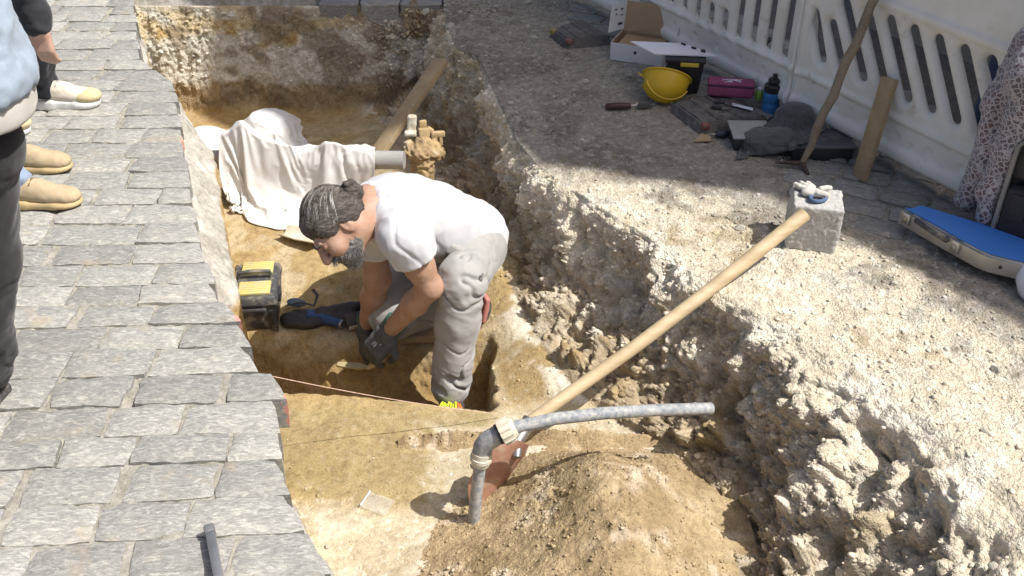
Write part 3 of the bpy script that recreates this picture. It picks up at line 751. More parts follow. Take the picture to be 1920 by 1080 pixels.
# ================================================================== heap of dug soil at the trench foot
HC = Vector((0.17, 1.74, -0.40))
def heap_h(x, y):
    dx, dy = x - 0.21, y - 1.72
    ridge = np.interp(x, [-0.35, -0.16, 0.0, 0.12, 0.24, 0.36, 0.46, 0.56, 0.64], [0.0, 0.05, 0.12, 0.195, 0.245, 0.19, 0.10, 0.02, 0.0])
    back = np.interp(y, [1.0, 1.45, 1.75, 1.93, 2.02, 2.10, 2.20], [0.55, 0.82, 1.0, 1.0, 0.78, 0.40, 0.0])
    return ridge * back
gx = np.arange(-0.34, 0.66, 0.0055); gy = np.arange(1.02, 2.24, 0.0055)
GX, GY = np.meshgrid(gx, gy, indexing='ij'); hx, hy = GX.ravel(), GY.ravel()
P2 = np.stack([hx, hy, np.zeros_like(hx)], 1); q1 = fbm(P2, 4.5, 3, seed=61)
hh = heap_h(hx - 0.55 * (hy - 1.70) * np.clip((0.25 - hx) / 0.35, 0, 1) + 0.045 * fbm(P2, 3.2, 2, seed=62), hy + 0.04 * q1)
# smooth the heap profile
hh2 = hh.reshape(GX.shape)
for _ in range(6):
    hh2 = (hh2 + np.roll(hh2, 3, 0) + np.roll(hh2, -3, 0) + np.roll(hh2, 3, 1) + np.roll(hh2, -3, 1)) / 5
hh = hh2.ravel(); hm = sstep(0.0, 0.03, hh)
crumb = sstep(0.05, 0.5, fbm(P2, 6, 2, seed=64) + 0.9 * sstep(1.75, 1.35, hy) * sstep(0.35, 0.0, np.abs(hx - 0.05)))
zh = -0.413 + hh + hm * (0.008 * fbm(P2, 14, 3, seed=65) + 0.0055 * (np.abs(perlin(P2 * 52)) * 2 - .4) * (0.5 + crumb) + 0.004 * (np.abs(perlin(P2 * 95 + 4)) * 2 - .4) + crumb * 0.011 * (np.abs(perlin(P2 * 27 + 2)) * 2 - 0.5))
P2[:, 2] = zh; Ih = np.arange(P2.shape[0]).reshape(GX.shape)
Qh = np.stack([Ih[:-1, :-1], Ih[1:, :-1], Ih[1:, 1:], Ih[:-1, 1:]], -1).reshape(-1, 4)
cH = mx(np.tile(C(0.42, 0.325, 0.19), (len(P2), 1)), C(0.345, 0.26, 0.145), sstep(-0.2, 0.4, fbm(P2, 7, 3, seed=66)))
cH = mx(cH, C(0.62, 0.53, 0.40), crumb * 0.75 * sstep(-0.3, 0.3, fbm(P2, 20, 2, seed=68)))
M_HEAP = earth_material('dug_soil', 110.0)
meh = raw_mesh('soil_heap', P2, Qh.astype(np.int32), True, None, cH)
a_ = meh.attributes.new('grav', 'FLOAT', 'POINT'); a_.data.foreach_set('value', np.full(len(P2), 0.35, np.float32))
HEAP = mobj('soil_heap', meh, M_HEAP); tag(HEAP, 'heap of crumbly brown dug soil piled below the grey pipe', 'soil heap')
NH = vnorm(P2, Qh)
# crumbs on the heap, kept as one mass
_TV, _TN, _TC = TV, TN, TCOL
TV, TN, TCOL = P2, NH, cH
scatter('soil_crumbs', hm * (0.35 + crumb), 7500, 0.0016, 0.0068, M_CHIP, lambda r, i: TCOL[i] * r.uniform(0.85, 1.2), 'crumbs of soil covering the brown heap', 9, sink=0.3, pw=3.5)
TV, TN, TCOL = _TV, _TN, _TC

# ================================================================== town house across the lane: its eaves throw the shade
bnd = [(3.5, -0.25), (1.45, 2.22), (0.84, 3.04), (0.09, 3.23), (-0.22, 3.93), (-0.62, 4.06), (-1.12, 4.50), (-1.50, 4.92), (-2.1, 5.7)]
KB = 7.0
foot = [(x + S.x * KB, y + S.y * KB) for x, y in bnd]
poly = foot + [(foot[-1][0] + 9, foot[-1][1] + 7), (foot[0][0] + 9, foot[0][1] + 3)]
poly = poly[::-1]
M_PLASTER = simple('house_plaster', (0.46, 0.42, 0.35), (0.36, 0.33, 0.28), 0.9, 3, 60, 0.3, 0.01, spec=0.2)
M_SLATE = simple('roof_slate', (0.10, 0.095, 0.09), (0.06, 0.06, 0.06), 0.7, 10)
M_PANE = simple('window_glass', (0.03, 0.04, 0.05), (0.02, 0.025, 0.03), 0.08, 3, bstr=0)
M_STONEW = simple('window_stone', (0.42, 0.39, 0.33), (0.34, 0.31, 0.26), 0.85, 12)
HOUSE = thing('town_house', (foot[3][0] + 2, foot[3][1] + 1, 0), 'plastered town house standing across the lane behind the white barrier', 'house')
MB().prism(poly, -0.1, S.z * KB - 0.12).build('wall', M_PLASTER, HOUSE, smooth=False)
MB().prism(poly, S.z * KB - 0.117, S.z * KB).build('roof', M_SLATE, HOUSE, smooth=False)
for a, b in zip(foot[:-1], foot[1:]):
    A_, B_ = Vector((*a, 0)), Vector((*b, 0)); L = (B_ - A_).length
    if L < 0.85: continue
    d_ = (B_ - A_).normalized(); n_ = Vector((d_.y, -d_.x, 0)); n_ = n_ if n_.x < 0 else -n_
    for q in range(max(1, int(L / 1.6))):
        t_ = (q + 0.5) / max(1, int(L / 1.6))
        for z_ in (1.7, 4.4):
            M = frame(A_ + d_ * L * t_ + n_ * 0.01 + Vector((0, 0, z_)), d_, (0, 0, 1))
            wdw = MB(M).box((0, 0, 0), (0.72, 0.06, 1.3), 0.01).build('window', M_STONEW, HOUSE)
            sgn = 1 if (M.to_3x3() @ Vector((0, 1, 0))).dot(n_) > 0 else -1
            MB(M).box((0, sgn * 0.028, 0), (0.56, 0.02, 1.14), 0.002).build('pane', M_PANE, wdw)

# ================================================================== white plastic barrier
M_WHITEP = simple('dirty_white_plastic', (0.86, 0.84, 0.78), (0.77, 0.74, 0.66), 0.55, 7, 30, 0.25, 0.004, detail=8, dust=((0.40, 0.34, 0.24), 11, 0.60))
M_RUBBER = simple('recycled_rubber', (0.17, 0.155, 0.14), (0.10, 0.092, 0.085), 0.9, 40, 220, 0.6, 0.004, dust=((0.30, 0.27, 0.22), 18, 0.56))
def fpt(s, t, d=0.0): return FA + FD * s + Vector((0, 0, t)) + FN * d
def barrier(s0, s1, slots, label, ridge=True, height=0.82):
    """panel in its own frame: x along the barrier, y out towards the trench, z up"""
    vox = 0.0072; TH = 0.020
    L = s1 - s0; nx = int(L / vox) + 8; nz = int((height - 0.06) / vox) + 8; ny = int(0.085 / vox) + 6
    ax = -4 * vox + vox * np.arange(nx); ay = -0.0425 - 3 * vox + vox * np.arange(ny); az = 0.06 - 4 * vox + vox * np.arange(nz)
    X, Z = np.meshgrid(ax, az, indexing='ij')
    half = np.full(X.shape, TH)
    def rail(zc, hh, extra): return extra * np.exp(-((Z - zc) / hh) ** 4)
    half = half + rail(0.088, 0.026, 0.014) + rail(0.206, 0.013, 0.010) + rail(0.562, 0.016, 0.010) + rail(height - 0.03, 0.03, 0.014)
    for q in (0.0, L): half = half + 0.016 * np.exp(-((X - q) / 0.024) ** 4)
    pl = np.maximum(np.abs(X - L / 2) - L / 2, np.abs(Z - (0.06 + height) / 2) - (height - 0.06) / 2)   # outline
    sd = np.full(X.shape, 1.0); 
    for (xa, za, xb, zb_, w_) in slots:
        xa -= s0; xb -= s0
        d2 = (xb - xa) ** 2 + (zb_ - za) ** 2; t = np.clip(((X - xa) * (xb - xa) + (Z - za) * (zb_ - za)) / d2, 0, 1)
        sd = np.minimum(sd, np.hypot(X - xa - t * (xb - xa), Z - za - t * (zb_ - za)) - w_)
    hs = np.full(X.shape, 1.0)
    for hx_ in np.arange(0.075, L, 0.138): hs = np.minimum(hs, np.hypot(X - hx_, Z - 0.145) - 0.0095)
    rec = 0.014 * sstep(0.020, 0.0, sd)                       # moulded hollow round each slot
    F = np.maximum(np.abs(ay)[None, :, None] - (half - rec)[:, None, :], pl[:, None, :])
    F = np.maximum(F, -sd[:, None, :])
    F = np.maximum(F, -np.maximum(hs[:, None, :], 0.012 - ay[None, :, None] + 0 * hs[:, None, :]))
    Vp, Qp = nets(F.astype(np.float32), np.array([ax[0], ay[0], az[0]]), vox)
    Vp = relax(Vp, Qp, 1, 0.4)
    B = thing('barrier', fpt((s0 + s1) / 2, 0), label, 'barrier', 'white barrier panels along the lane')
    Pw = np.array(FA)[None] + Vp[:, :1] * np.array(FD) + s0 * np.array(FD) + Vp[:, 1:2] * np.array(FN) + Vp[:, 2:3] * np.array((0, 0, 1.0))
    mobj('panel', raw_mesh('panel', Pw, Qp[:, ::-1].astype(np.int32)), M_WHITEP, B)
    MB().tube([fpt(s0 + 0.004, 0.03, 0.012), fpt(s0 + 0.004, height + 0.05, 0.012)], 0.021, 14).build('post', M_WHITEP, B)
    for q in (s0 + 0.02, s1 - 0.02):
        MB().box(fpt(q, 0.035, 0), (0.04, 0.04, 0.07), 0.004, (0, 0, math.atan2(FD.y, FD.x))).build('foot', M_RUBBER, B)
    return B
slR = [(1.00 + 0.0995 * i - 0.10 + (0.0), 0.505, 1.00 + 0.0995 * i + 0.035, 0.285, 0.0185) for i in range(1, 14)]
slR = [(0.970, 0.43, 1.040, 0.285, 0.0175), (1.058, 0.415, 1.135, 0.285, 0.0185)] + slR[1:]
slR = [s for s in slR if s[2] < 2.30]
barrier(0.945, 2.36, slR, 'white plastic barrier panel with slanting slots beside the leaning plank')
slL = [(s_, (0.235 if s_ > 0.6 or s_ < 0.3 else 0.222), s_, (0.50 if not 0.38 < s_ < 0.54 else 0.285), 0.0165) for s_ in (0.075, 0.16, 0.25, 0.335, 0.42, 0.505, 0.59, 0.675, 0.76, 0.85)]
barrier(0.0, 0.932, slL, 'white plastic barrier panel with upright slots behind the yellow helmet')
slB = [(s_, 0.24, s_, 0.50, 0.0125) for s_ in np.arange(-0.90, -0.03, 0.085)]
barrier(-0.985, -0.013, slB, 'white plastic barrier panel behind the cardboard box, farthest along the lane')

# ================================================================== wood, metal and plastic
M_WOODN = simple('pale_ash_wood', (0.60, 0.47, 0.29), (0.46, 0.35, 0.20), 0.6, 9, 60, 0.15, 0.002, stretch=(1, 1, 6))
M_WOODG = simple('weathered_wood', (0.30, 0.24, 0.17), (0.19, 0.15, 0.11), 0.8, 14, 80, 0.4, 0.003)
M_PLANK = simple('sawn_plank', (0.44, 0.32, 0.18), (0.30, 0.22, 0.13), 0.85, 16, 70, 0.35, 0.003, dust=((0.48, 0.40, 0.28), 8, 0.55))
M_GREYPIPE = simple('grey_polyethylene', (0.25, 0.265, 0.285), (0.19, 0.205, 0.225), 0.6, 25, 120, 0.15, 0.001, dust=((0.42, 0.41, 0.38), 60, 0.42))
M_FITW = simple('cream_fitting', (0.66, 0.61, 0.50), (0.52, 0.46, 0.35), 0.55, 20, dust=((0.40, 0.33, 0.22), 30, 0.6))
M_STEEL = simple('brushed_steel', (0.45, 0.44, 0.43), (0.32, 0.31, 0.30), 0.4, 40, 150, 0.15, 0.001, metal=0.8, dust=((0.40, 0.32, 0.20), 16, 0.52))
M_BLADE = simple('rusty_red_steel', (0.44, 0.24, 0.17), (0.34, 0.17, 0.11), 0.6, 18, 90, 0.2, 0.001, metal=0.15, dust=((0.46, 0.36, 0.25), 14, 0.50))
M_BLACK = simple('black_plastic', (0.022, 0.023, 0.026), (0.035, 0.035, 0.036), 0.45, 30, 150, 0.1, 0.001, dust=((0.22, 0.19, 0.14), 20, 0.62))
M_BLACKD = simple('dusty_black_plastic', (0.045, 0.046, 0.05), (0.07, 0.07, 0.068), 0.55, 30, 150, 0.15, 0.001, dust=((0.26, 0.23, 0.18), 24, 0.50))
M_YEL = simple('yellow_plastic', (0.80, 0.62, 0.07), (0.68, 0.52, 0.06), 0.4, 10, 60, 0.08, 0.001, dust=((0.62, 0.55, 0.36), 26, 0.62))
M_YELP = simple('pale_yellow_lid', (0.62, 0.53, 0.19), (0.52, 0.45, 0.18), 0.5, 12, 60, 0.08, 0.001, dust=((0.52, 0.48, 0.34), 24, 0.50))
M_HELM = simple('helmet_yellow', (0.72, 0.47, 0.02), (0.64, 0.41, 0.02), 0.35, 6, 40, 0.05, 0.001, dust=((0.55, 0.42, 0.15), 30, 0.68))
M_CARDW = simple('white_card', (0.72, 0.72, 0.73), (0.66, 0.66, 0.67), 0.7, 8, 60, 0.05, 0.001)
M_CARDB = simple('brown_card', (0.40, 0.28, 0.17), (0.35, 0.24, 0.14), 0.8, 8, 60, 0.08, 0.001)
M_PAPER = simple('white_paper', (0.78, 0.79, 0.83), (0.74, 0.75, 0.80), 0.6, 4, bstr=0)
M_PINK = simple('pink_fabric', (0.33, 0.075, 0.16), (0.26, 0.055, 0.12), 0.8, 60, 400, 0.3, 0.001)
M_PURP = simple('purple_piping', (0.07, 0.02, 0.06), None, 0.7, 60)
M_BLUEB = simple('blue_bottle_plastic', (0.06, 0.24, 0.50), (0.05, 0.20, 0.44), 0.35, 6, bstr=0)
M_GREEN = simple('lime_plastic', (0.36, 0.56, 0.10), None, 0.45, 10, bstr=0)
M_CLOTHG = simple('grey_green_cloth', (0.085, 0.090, 0.085), (0.065, 0.068, 0.065), 0.9, 30, 700, 0.4, 0.001, sheen=0.3)
M_ALU = simple('aluminium', (0.56, 0.55, 0.53), (0.46, 0.45, 0.43), 0.38, 14, 100, 0.08, 0.001, metal=0.85)
M_BLUES = simple('blue_sheet', (0.06, 0.22, 0.66), (0.055, 0.20, 0.60), 0.5, 3, 20, 0.05, 0.002)
M_GRANITE = simple('granite_block', (0.50, 0.49, 0.46), (0.36, 0.35, 0.33), 0.85, 90, 160, 0.55, 0.004, detail=8, spec=0.2, dust=((0.46, 0.42, 0.33), 9, 0.62))
M_GLOVEW = simple('dirty_glove_cloth', (0.60, 0.57, 0.52), (0.48, 0.45, 0.40), 0.9, 30, 500, 0.5, 0.001)
M_BLUECUFF = simple('blue_cuff', (0.10, 0.15, 0.26), None, 0.9, 60, 500, 0.4, 0.001)
M_RED = simple('red_reflector', (0.26, 0.085, 0.07), (0.18, 0.07, 0.06), 0.5, 20, dust=((0.25, 0.22, 0.18), 26, 0.5))
M_YREF = simple('yellow_reflector', (0.42, 0.34, 0.08), (0.30, 0.25, 0.08), 0.5, 20, dust=((0.25, 0.22, 0.18), 26, 0.5))
M_FLEECE_STRING = simple('orange_twine', (0.66, 0.46, 0.34), None, 0.8, 100, bstr=0)

def gp(x, y, dz=0.0, Z=0.0):
    """point on the ground seen at that photo point"""
    p = at(x, y, Z=Z)
    for _ in range(3): p = at(x, y, Z=ground_z(p.x, p.y))
    return p + Vector((0, 0, dz))

# ---- shovel leaning over the bank
blade_tip = at(893, 948, Z=-0.385); hend = at(1508, 402, zc=3.02)
sock = at(962, 812, zc=2.83)
SH = thing('shovel', blade_tip, 'shovel with long pale wooden handle and red-brown blade leaning across the bank', 'shovel')
bend = [sock + (hend - sock) * t + Vector((0, 0, -0.02 * math.sin(math.pi * t))) for t in np.linspace(0, 1, 14)]
MB().tube(bend, [0.0185 + 0.003 * t for t in np.linspace(0, 1, 14)], 16).jitter(.0022, 9).build('handle', M_WOODN, SH)
ax_ = (sock - blade_tip).normalized(); side = ax_.cross(Vector((0.75, -0.65, 0.25))).normalized(); nrm = side.cross(ax_)
G = []
for i, t in enumerate(np.linspace(0, 1, 14)):
    wd = 0.070 * (1 - max(0, (0.35 - t) / 0.35) ** 2 * 0.75) * (1 - 0.35 * max(0, (t - 0.85) / 0.15)); row_ = []
    for u in np.linspace(-1, 1, 11):
        p = blade_tip + ax_ * (0.215 * t) + side * wd * u + nrm * (0.030 * (1 - u * u) * (0.4 + 0.6 * t) + 0.035 * t * t - 0.01)
        row_.append(p[:])
    G.append(row_)
MB().grid(np.array(G), thick=0.003).build('blade', M_BLADE, SH)
top_ = blade_tip + ax_ * 0.20 + nrm * 0.05
MB().tube([top_ - ax_ * 0.03, top_ + (sock - top_) * 0.5, sock + (hend - sock).normalized() * 0.06], [0.012, 0.019, 0.0225], 14).build('socket', M_STEEL, SH)

# ---- grey water pipe with elbow
foot_p = at(884, 990, Z=-0.395); el = at(905, 838, zc=2.63); c1 = at(942, 811, zc=2.60)
pr_ = [at(960, 802, zc=2.60), at(1040, 785, zc=2.62), at(1130, 775, zc=2.65), at(1230, 769, zc=2.70), at(1334, 766, zc=2.76)]
WP = thing('water_pipe', foot_p, 'grey plastic water pipe with elbow and cream collars rising beside the soil heap', 'pipe')
MB().tube([foot_p - Vector((0, 0, 0.05)), foot_p + (el - foot_p) * 0.5, el], 0.0165, 18).build('upright_pipe', M_GREYPIPE, WP)
MB().tube([c1] + pr_, 0.0165, 18).build('side_pipe', M_GREYPIPE, WP)
du = (el - foot_p).normalized(); ds_ = (pr_[0] - c1).normalized()
e0 = foot_p + (el - foot_p) * 0.93; em_ = el + du * 0.012; 
MB().tube([e0, e0 + (em_ - e0) * .6, em_ + (c1 - em_) * 0.25, em_ + (c1 - em_) * 0.6, c1], [0.024, 0.0255, 0.0265, 0.0255, 0.024], 20).build('elbow', M_GREYPIPE, WP)
q0 = foot_p + (el - foot_p) * 0.80
MB().tube([q0, q0 + du * 0.012, q0 + du * 0.013, q0 + du * 0.024, q0 + du * 0.025, q0 + du * 0.040], [0.024, 0.024, 0.029, 0.029, 0.0265, 0.0265], 20).build('lower_collar', M_FITW, WP)
rb = MB()
cc = c1 - ds_ * 0.006
rb.tube([cc, cc + ds_ * 0.001, cc + ds_ * 0.030, cc + ds_ * 0.042], [0.029, 0.032, 0.032, 0.025], 24)
a1 = ds_.orthogonal().normalized(); a2 = ds_.cross(a1)
for k_ in range(12):
    th = k_ * math.pi / 6; o_ = (a1 * math.cos(th) + a2 * math.sin(th)) * 0.032
    rb.tube([cc + o_ + ds_ * 0.002, cc + o_ + ds_ * 0.032], 0.0032, 6)
rb.build('upper_collar', M_FITW, WP)
MB().tube([c1 - ds_ * 0.014, c1 - ds_ * 0.007], 0.0275, 20).build('seal_ring', M_BLACK, WP)

# ---- string line
s0, s1_ = at(474, 698, Z=-0.02), at(940, 778, Z=-0.385)
pts_ = [s0 + (s1_ - s0) * t + Vector((0, 0, -0.012 * math.sin(math.pi * t))) for t in np.linspace(0, 1, 16)]
tag(MB().tube(pts_, 0.0012, 6).build('string_line', M_FLEECE_STRING), 'thin pinkish string line stretched across the small pit', 'string')

# ---- toolbox
tb0 = at(447, 624, Z=-0.44); tb1 = at(519, 624, Z=-0.44); exx = (tb1 - tb0).normalized()
tback = at(433, 499, Z=-0.315) - at(446, 554, Z=-0.315); ang_ = math.atan2(exx.y, exx.x)
W_ = (tb1 - tb0).length + 0.022; Ld = 0.225; Hh = 0.106
eyy = Vector((-exx.y, exx.x, 0)); sk = tback.normalized(); eyy = (eyy * 0.75 + Vector((sk.x, sk.y, 0)) * 0.35).normalized(); exx = Vector((eyy.y, -eyy.x, 0))
cT = (tb0 + tb1) / 2 + eyy * Ld / 2; cT.z = -0.437
MT = Matrix((exx, eyy, Vector((0, 0, 1)))).transposed().to_4x4(); MT.translation = cT
TBX = thing('toolbox', cT, 'black toolbox with two pale yellow lids standing by the paving edge', 'toolbox')
b = MB(MT); V0, F0 = rbox(W_, Ld, Hh, 0.008); V0 = V0.copy(); V0[:, :2] *= (0.88 + 0.12 * (V0[:, 2:3] / Hh + 0.5)); b.add(V0, F0, Matrix.Translation((0, 0, Hh / 2))); b.build('body', M_BLACKD, TBX)
for sx in (-1, 1):
    b = MB(MT).box((sx * (W_ * .5 - 0.014), -Ld / 2 + 0.003, Hh / 2 - 0.008), (0.022, 0.014, Hh - 0.016), 0.004)
    b.build('corner_pillar', M_BLACKD, TBX)
MB(MT).box((0, -Ld / 2 + 0.0, Hh - 0.012), (W_ * 0.56, 0.012, 0.012), 0.003).build('grip_lip', M_BLACKD, TBX)
b = MB(MT); V0, F0 = rbox(W_ + 0.016, Ld + 0.014, 0.036, 0.010, 3); V0 = V0.copy(); V0[:, :2] *= (1.0 - 0.10 * (V0[:, 2:3] / 0.036 + 0.5)); b.add(V0, F0, Matrix.Translation((0, 0, Hh + 0.020))); lid = b.build('lid', M_BLACKD, TBX)
for q, (yy, ln) in enumerate(((-Ld * 0.26, 0.075), (Ld * 0.30, 0.070))):
    yl = MB(MT).box((0.006, yy, Hh + 0.042), (W_ * 0.70, ln, 0.012), 0.004).build('organiser_lid', M_YELP, TBX)
    for r in range(5): MB(MT).box((0.006, yy - ln * 0.34 + r * ln * 0.17, Hh + 0.0485), (W_ * 0.66, 0.004, 0.003), 0.001).build('rib', M_YELP, yl)
hd = MB(MT); hd.tube([(-W_ * .36, 0.012, Hh + .03), (-W_ * .34, 0.012, Hh + .062), (0, 0.012, Hh + .066), (W_ * .34, 0.012, Hh + .062), (W_ * .36, 0.012, Hh + .03)], 0.0075, 10); hd.build('handle', M_BLACKD, TBX)
MB(MT).box((W_ / 2 + 0.006, -Ld * 0.2, Hh + 0.004), (0.012, 0.05, 0.034), 0.003).build('latch', M_BLACK, TBX)
for r in range(9): MB(MT).box((-W_ / 2 - 0.004, -Ld * .42 + r * 0.021, Hh + 0.012), (0.010, 0.012, 0.03), 0.002, (0, 0.25, 0)).build('side_rib', M_BLACKD, TBX)

# ---- small kit on the ledge: pouch, blue torch, box, board
p0 = gp(580, 612)
PCH = thing('tool_pouch', p0, 'flat dark leather tool pouch with strap lying beside the toolbox', 'pouch')
M_LEATH = simple('dark_leather', (0.050, 0.042, 0.040), (0.032, 0.028, 0.028), 0.55, 24, 120, 0.3, 0.002, dust=((0.18, 0.14, 0.10), 16, 0.62))
z0 = p0.z
A_ = gp(537, 600); B_ = gp(600, 608); D_ = gp(690, 592)
body('bag', [ell((A_ + B_) / 2 + Vector((0, 0, .012)), (0.085, 0.050, 0.026), k=.02), ell(B_ + Vector((0.05, .02, .012)), (0.09, 0.035, 0.022), k=.02), cap(B_ + Vector((0, .03, .03)), D_ + Vector((0, .03, .03)), .020, .016)], 0.006, M_LEATH, PCH, lambda V, N: 0.006 * fbm(V, 18, 3))
MB().tube([gp(540, 585, .03), gp(565, 588, .050), gp(592, 592, .045), gp(598, 575, .05), gp(590, 566, .055)], 0.006, 8, squash=.4).build('strap', M_LEATH, PCH)
body('flap', [ell(gp(558, 582, .035), (0.035, 0.020, 0.010), Euler((.2, .2, .1)).to_matrix(), k=.01)], 0.004, simple('blue_grey_sheen', (0.10, 0.14, 0.20), None, 0.4, 30), PCH)
t0_, t1_ = gp(596, 603, .022), gp(643, 617, .020)
TO = thing('torch', t0_, 'blue metal torch lying beside the dark pouch', 'torch')
M_BLUEM = simple('blue_enamel', (0.03, 0.075, 0.20), (0.022, 0.055, 0.15), 0.4, 20, dust=((0.22, 0.28, 0.36), 20, 0.60))
dt = (t1_ - t0_)
MB().tube([t0_ - dt * .15, t0_ + dt * .55, t0_ + dt * .6, t0_ + dt * .97], [0.018, 0.0175, 0.0155, 0.0155], 16).build('tube', M_BLUEM, TO)
MB().tube([t0_ + dt * .95, t1_ + dt * .03], 0.0165, 16).build('end_ring', M_STEEL, TO)
MB().box(t0_ + Vector((-0.005, 0.0, 0.004)), (0.06, 0.045, 0.03), 0.006, (0, 0, 0.1)).build('head', M_BLUEM, TO)
p_ = gp(668, 612)
CB = thing('whetstone', p_, 'small two-tone block propped on the ledge left of the gloves', 'block')
Mx = Matrix.Translation(p_ + Vector((0.0, 0.005, 0.025))) @ Euler((0.45, 0.1, 0.5)).to_matrix().to_4x4()
MB(Mx).box((0, 0, 0), (0.075, 0.05, 0.030), 0.003).build('body', simple('dark_block', (0.10, 0.085, 0.075), None, 0.8, 30), CB)
MB(Mx).box((-0.004, -0.0265, -0.002), (0.060, 0.006, 0.024), 0.002).build('pale_face', M_FITW, CB)
k0, k1 = gp(738, 640), gp(822, 636); kd = (k1 - k0).normalized()
KB_ = MB(frame((k0 + k1) / 2 + Vector((0.03, 0.03, 0.022)), kd, (0, 0, 1))).box((0, 0, 0), (0.30, 0.11, 0.030), 0.003).jitter(.002, 20).build('kneeling_board', M_PLANK)
tag(KB_, 'short wooden board under the digging man\'s knee at the pit edge', 'board')

# ---- pale curved dustpan behind the head
pc = gp(566, 452, 0.006); Md = frame(pc, (gp(600, 460) - gp(535, 440)), (0, 0, 1))
G = np.array([[(a * 0.085, b_ * 0.05 * (1 - .35 * max(0, -a)), 0.030 * b_ * b_ + 0.012 * a + 0.006) for b_ in np.linspace(-1, 1, 11)] for a in np.linspace(-1, 1, 9)])
DP = thing('dustpan', pc, 'pale curved scoop lying on the yellow earth behind the head', 'scoop')
MB(Md).grid(G, thick=0.003).build('pan', M_FITW, DP)
MB(Md).tube([(0.08, 0, 0.012), (0.16, 0.0, 0.02)], [0.012, 0.010], 10).build('handle', M_WOODG, DP)

# ---- zip bag, white chip, grey rod at the bottom left
zc_ = gp(708, 948, 0.006)
m_, t_, b_ = material('clear_plastic_bag'); b_.inputs['Base Color'].default_value = (0.72, 0.70, 0.66, 1); b_.inputs['Roughness'].default_value = 0.18; b_.inputs['Alpha'].default_value = 0.15; b_.inputs['Coat Weight'].default_value = 0.5
nz_ = noise_tex(t_, 45, 3, .5); bump(t_, b_, nz_.outputs[0], .4, .004)
Mz = frame(zc_, (gp(738, 955) - gp(682, 936)), (0, 0, 1)); g_ = np.linspace(-1, 1, 12)
G = np.array([[(a * 0.040, c_ * 0.030, 0.004 + 0.0035 * float(perlin(np.array([[a * 2.2, c_ * 2.2, 3.3]]))[0])) for c_ in g_] for a in g_])
ZB = thing('zip_bag', zc_, 'clear plastic zip bag lying flat on the pale trench floor', 'plastic bag')
MB(Mz).grid(G, thick=0.0012).build('pouch', m_, ZB)
MB(Mz).box((-0.037, 0, 0.0095), (0.004, 0.058, 0.0015), 0.0005).build('zip_strip', M_PAPER, ZB)
for (x, y, s_, lb) in ((778, 838, 0.012, 'white stone chip lying alone on the trench floor'), (614, 1027, 0.011, 'grey stone chip near the white mortar edge, lowest in the trench'), (530, 600, .006, None)):
    if lb is None: continue
    o = bpy.data.objects.new('stone_chip', st_me[2]); COL.objects.link(o); o.location = gp(x, y, .003); o.scale = (s_,) * 3; tag(o, lb, 'stone')
r0, r1 = at(393, 993, Z=0.022), at(418, 1120, Z=0.030)
RD = thing('measuring_rod', r0, 'grey aluminium rod with black end cap lying on the setts', 'rod')
rd = (r1 - r0).normalized()
MB(frame((r0 + r1) / 2 + rd * .01, rd, (0, 0, 1))).box((0, 0, 0), ((r1 - r0).length - 0.02, 0.020, 0.022), 0.003).build('bar', M_ALU, RD)
MB(frame(r0 + rd * .005, rd, (0, 0, 1))).box((0, 0, 0), (0.024, 0.023, 0.025), 0.004).build('end_cap', simple('grey_cap', (.16, .165, .17), None, .6, 30), RD)

# ---- pipe across the trench, plank, valve
bp0, bp1 = at(355, 298, zc=4.18), at(758, 300, zc=4.12)
PB = MB().tube([bp0 + (bp1 - bp0) * t for t in np.linspace(0, 1, 12)], 0.0375, 22).jitter(.002, 12).build('old_pipe', simple('weathered_grey_pipe', (0.46, 0.45, 0.42), (0.30, 0.29, 0.27), 0.85, 6, 60, 0.4, 0.004, stretch=(0.3, 1, 1), dust=((0.08, 0.08, 0.07), 5, 0.64)))
tag(PB, 'weathered grey pipe crossing the trench under the white sheeting', 'pipe')
a0, a1_ = at(829, 112, zc=4.52), at(668, 345, Z=-0.43)
dd = (a1_ - a0); Mp = frame((a0 + a1_) / 2, dd, Vector((-0.75, -0.55, 0.5)))
BR = MB(Mp).box((0, 0, 0), (dd.length, 0.085, 0.026), 0.003).jitter(.003, 9).build('plank', M_PLANK)
tag(BR, 'rough brown plank propped from the trench floor against the far bank', 'plank')
vb = at(790, 350, zc=4.25)
VL = thing('valve_riser', vb, 'corroded valve riser caked in earth and lime beside the bank', 'valve')
M_CAKE = simple('caked_earth', (0.46, 0.33, 0.17), (0.30, 0.21, 0.11), 0.95, 22, 120, 0.7, 0.006, dust=((0.70, 0.67, 0.60), 10, 0.56))
def vp(x, y, dz=0): return at(x, y, zc=4.2 + dz)
body('riser', [cap(vp(793, 350, .05), vp(792, 290), 0.046, 0.048, .01), ell(vp(792, 281), (0.080, 0.070, 0.034), k=.015), cap(vp(768, 268), vp(764, 284), .016, .020, .01), cap(vp(816, 272), vp(824, 288), .016, .022, .01), ell(vp(800, 268), (.045, .04, .03), k=.02)], 0.0052, M_CAKE, VL, lambda V, N: 0.010 * fbm(V, 26, 3) + .007 * fbm(V, 70, 2))
M_OCHI = simple('ochre_iron', (0.50, 0.37, 0.20), (0.38, 0.27, 0.14), .9, 30, 120, .4, .003)
Mv = frame(vp(797, 258), (1, .15, 0), (0, .15, 1))
MB(Mv).box((-.002, 0, .002), (.044, .030, .080), .006).box((.020, .004, .030), (.034, .022, .020), .006, (0, .7, 0)).jitter(.003, 30).build('yoke', M_OCHI, VL)
MB(Mv).box((.038, -.004, -.014), (.020, .028, .044), .004).box((.064, -.004, -.014), (.014, .028, .044), .004).box((.054, -.004, .012), (.056, .032, .024), .006).jitter(.003, 30).build('clevis', M_OCHI, VL)
MB(Mv).box((-.004, .02, .050), (.030, .020, .036), .006).jitter(.002, 30).build('lug', M_OCHI, VL)
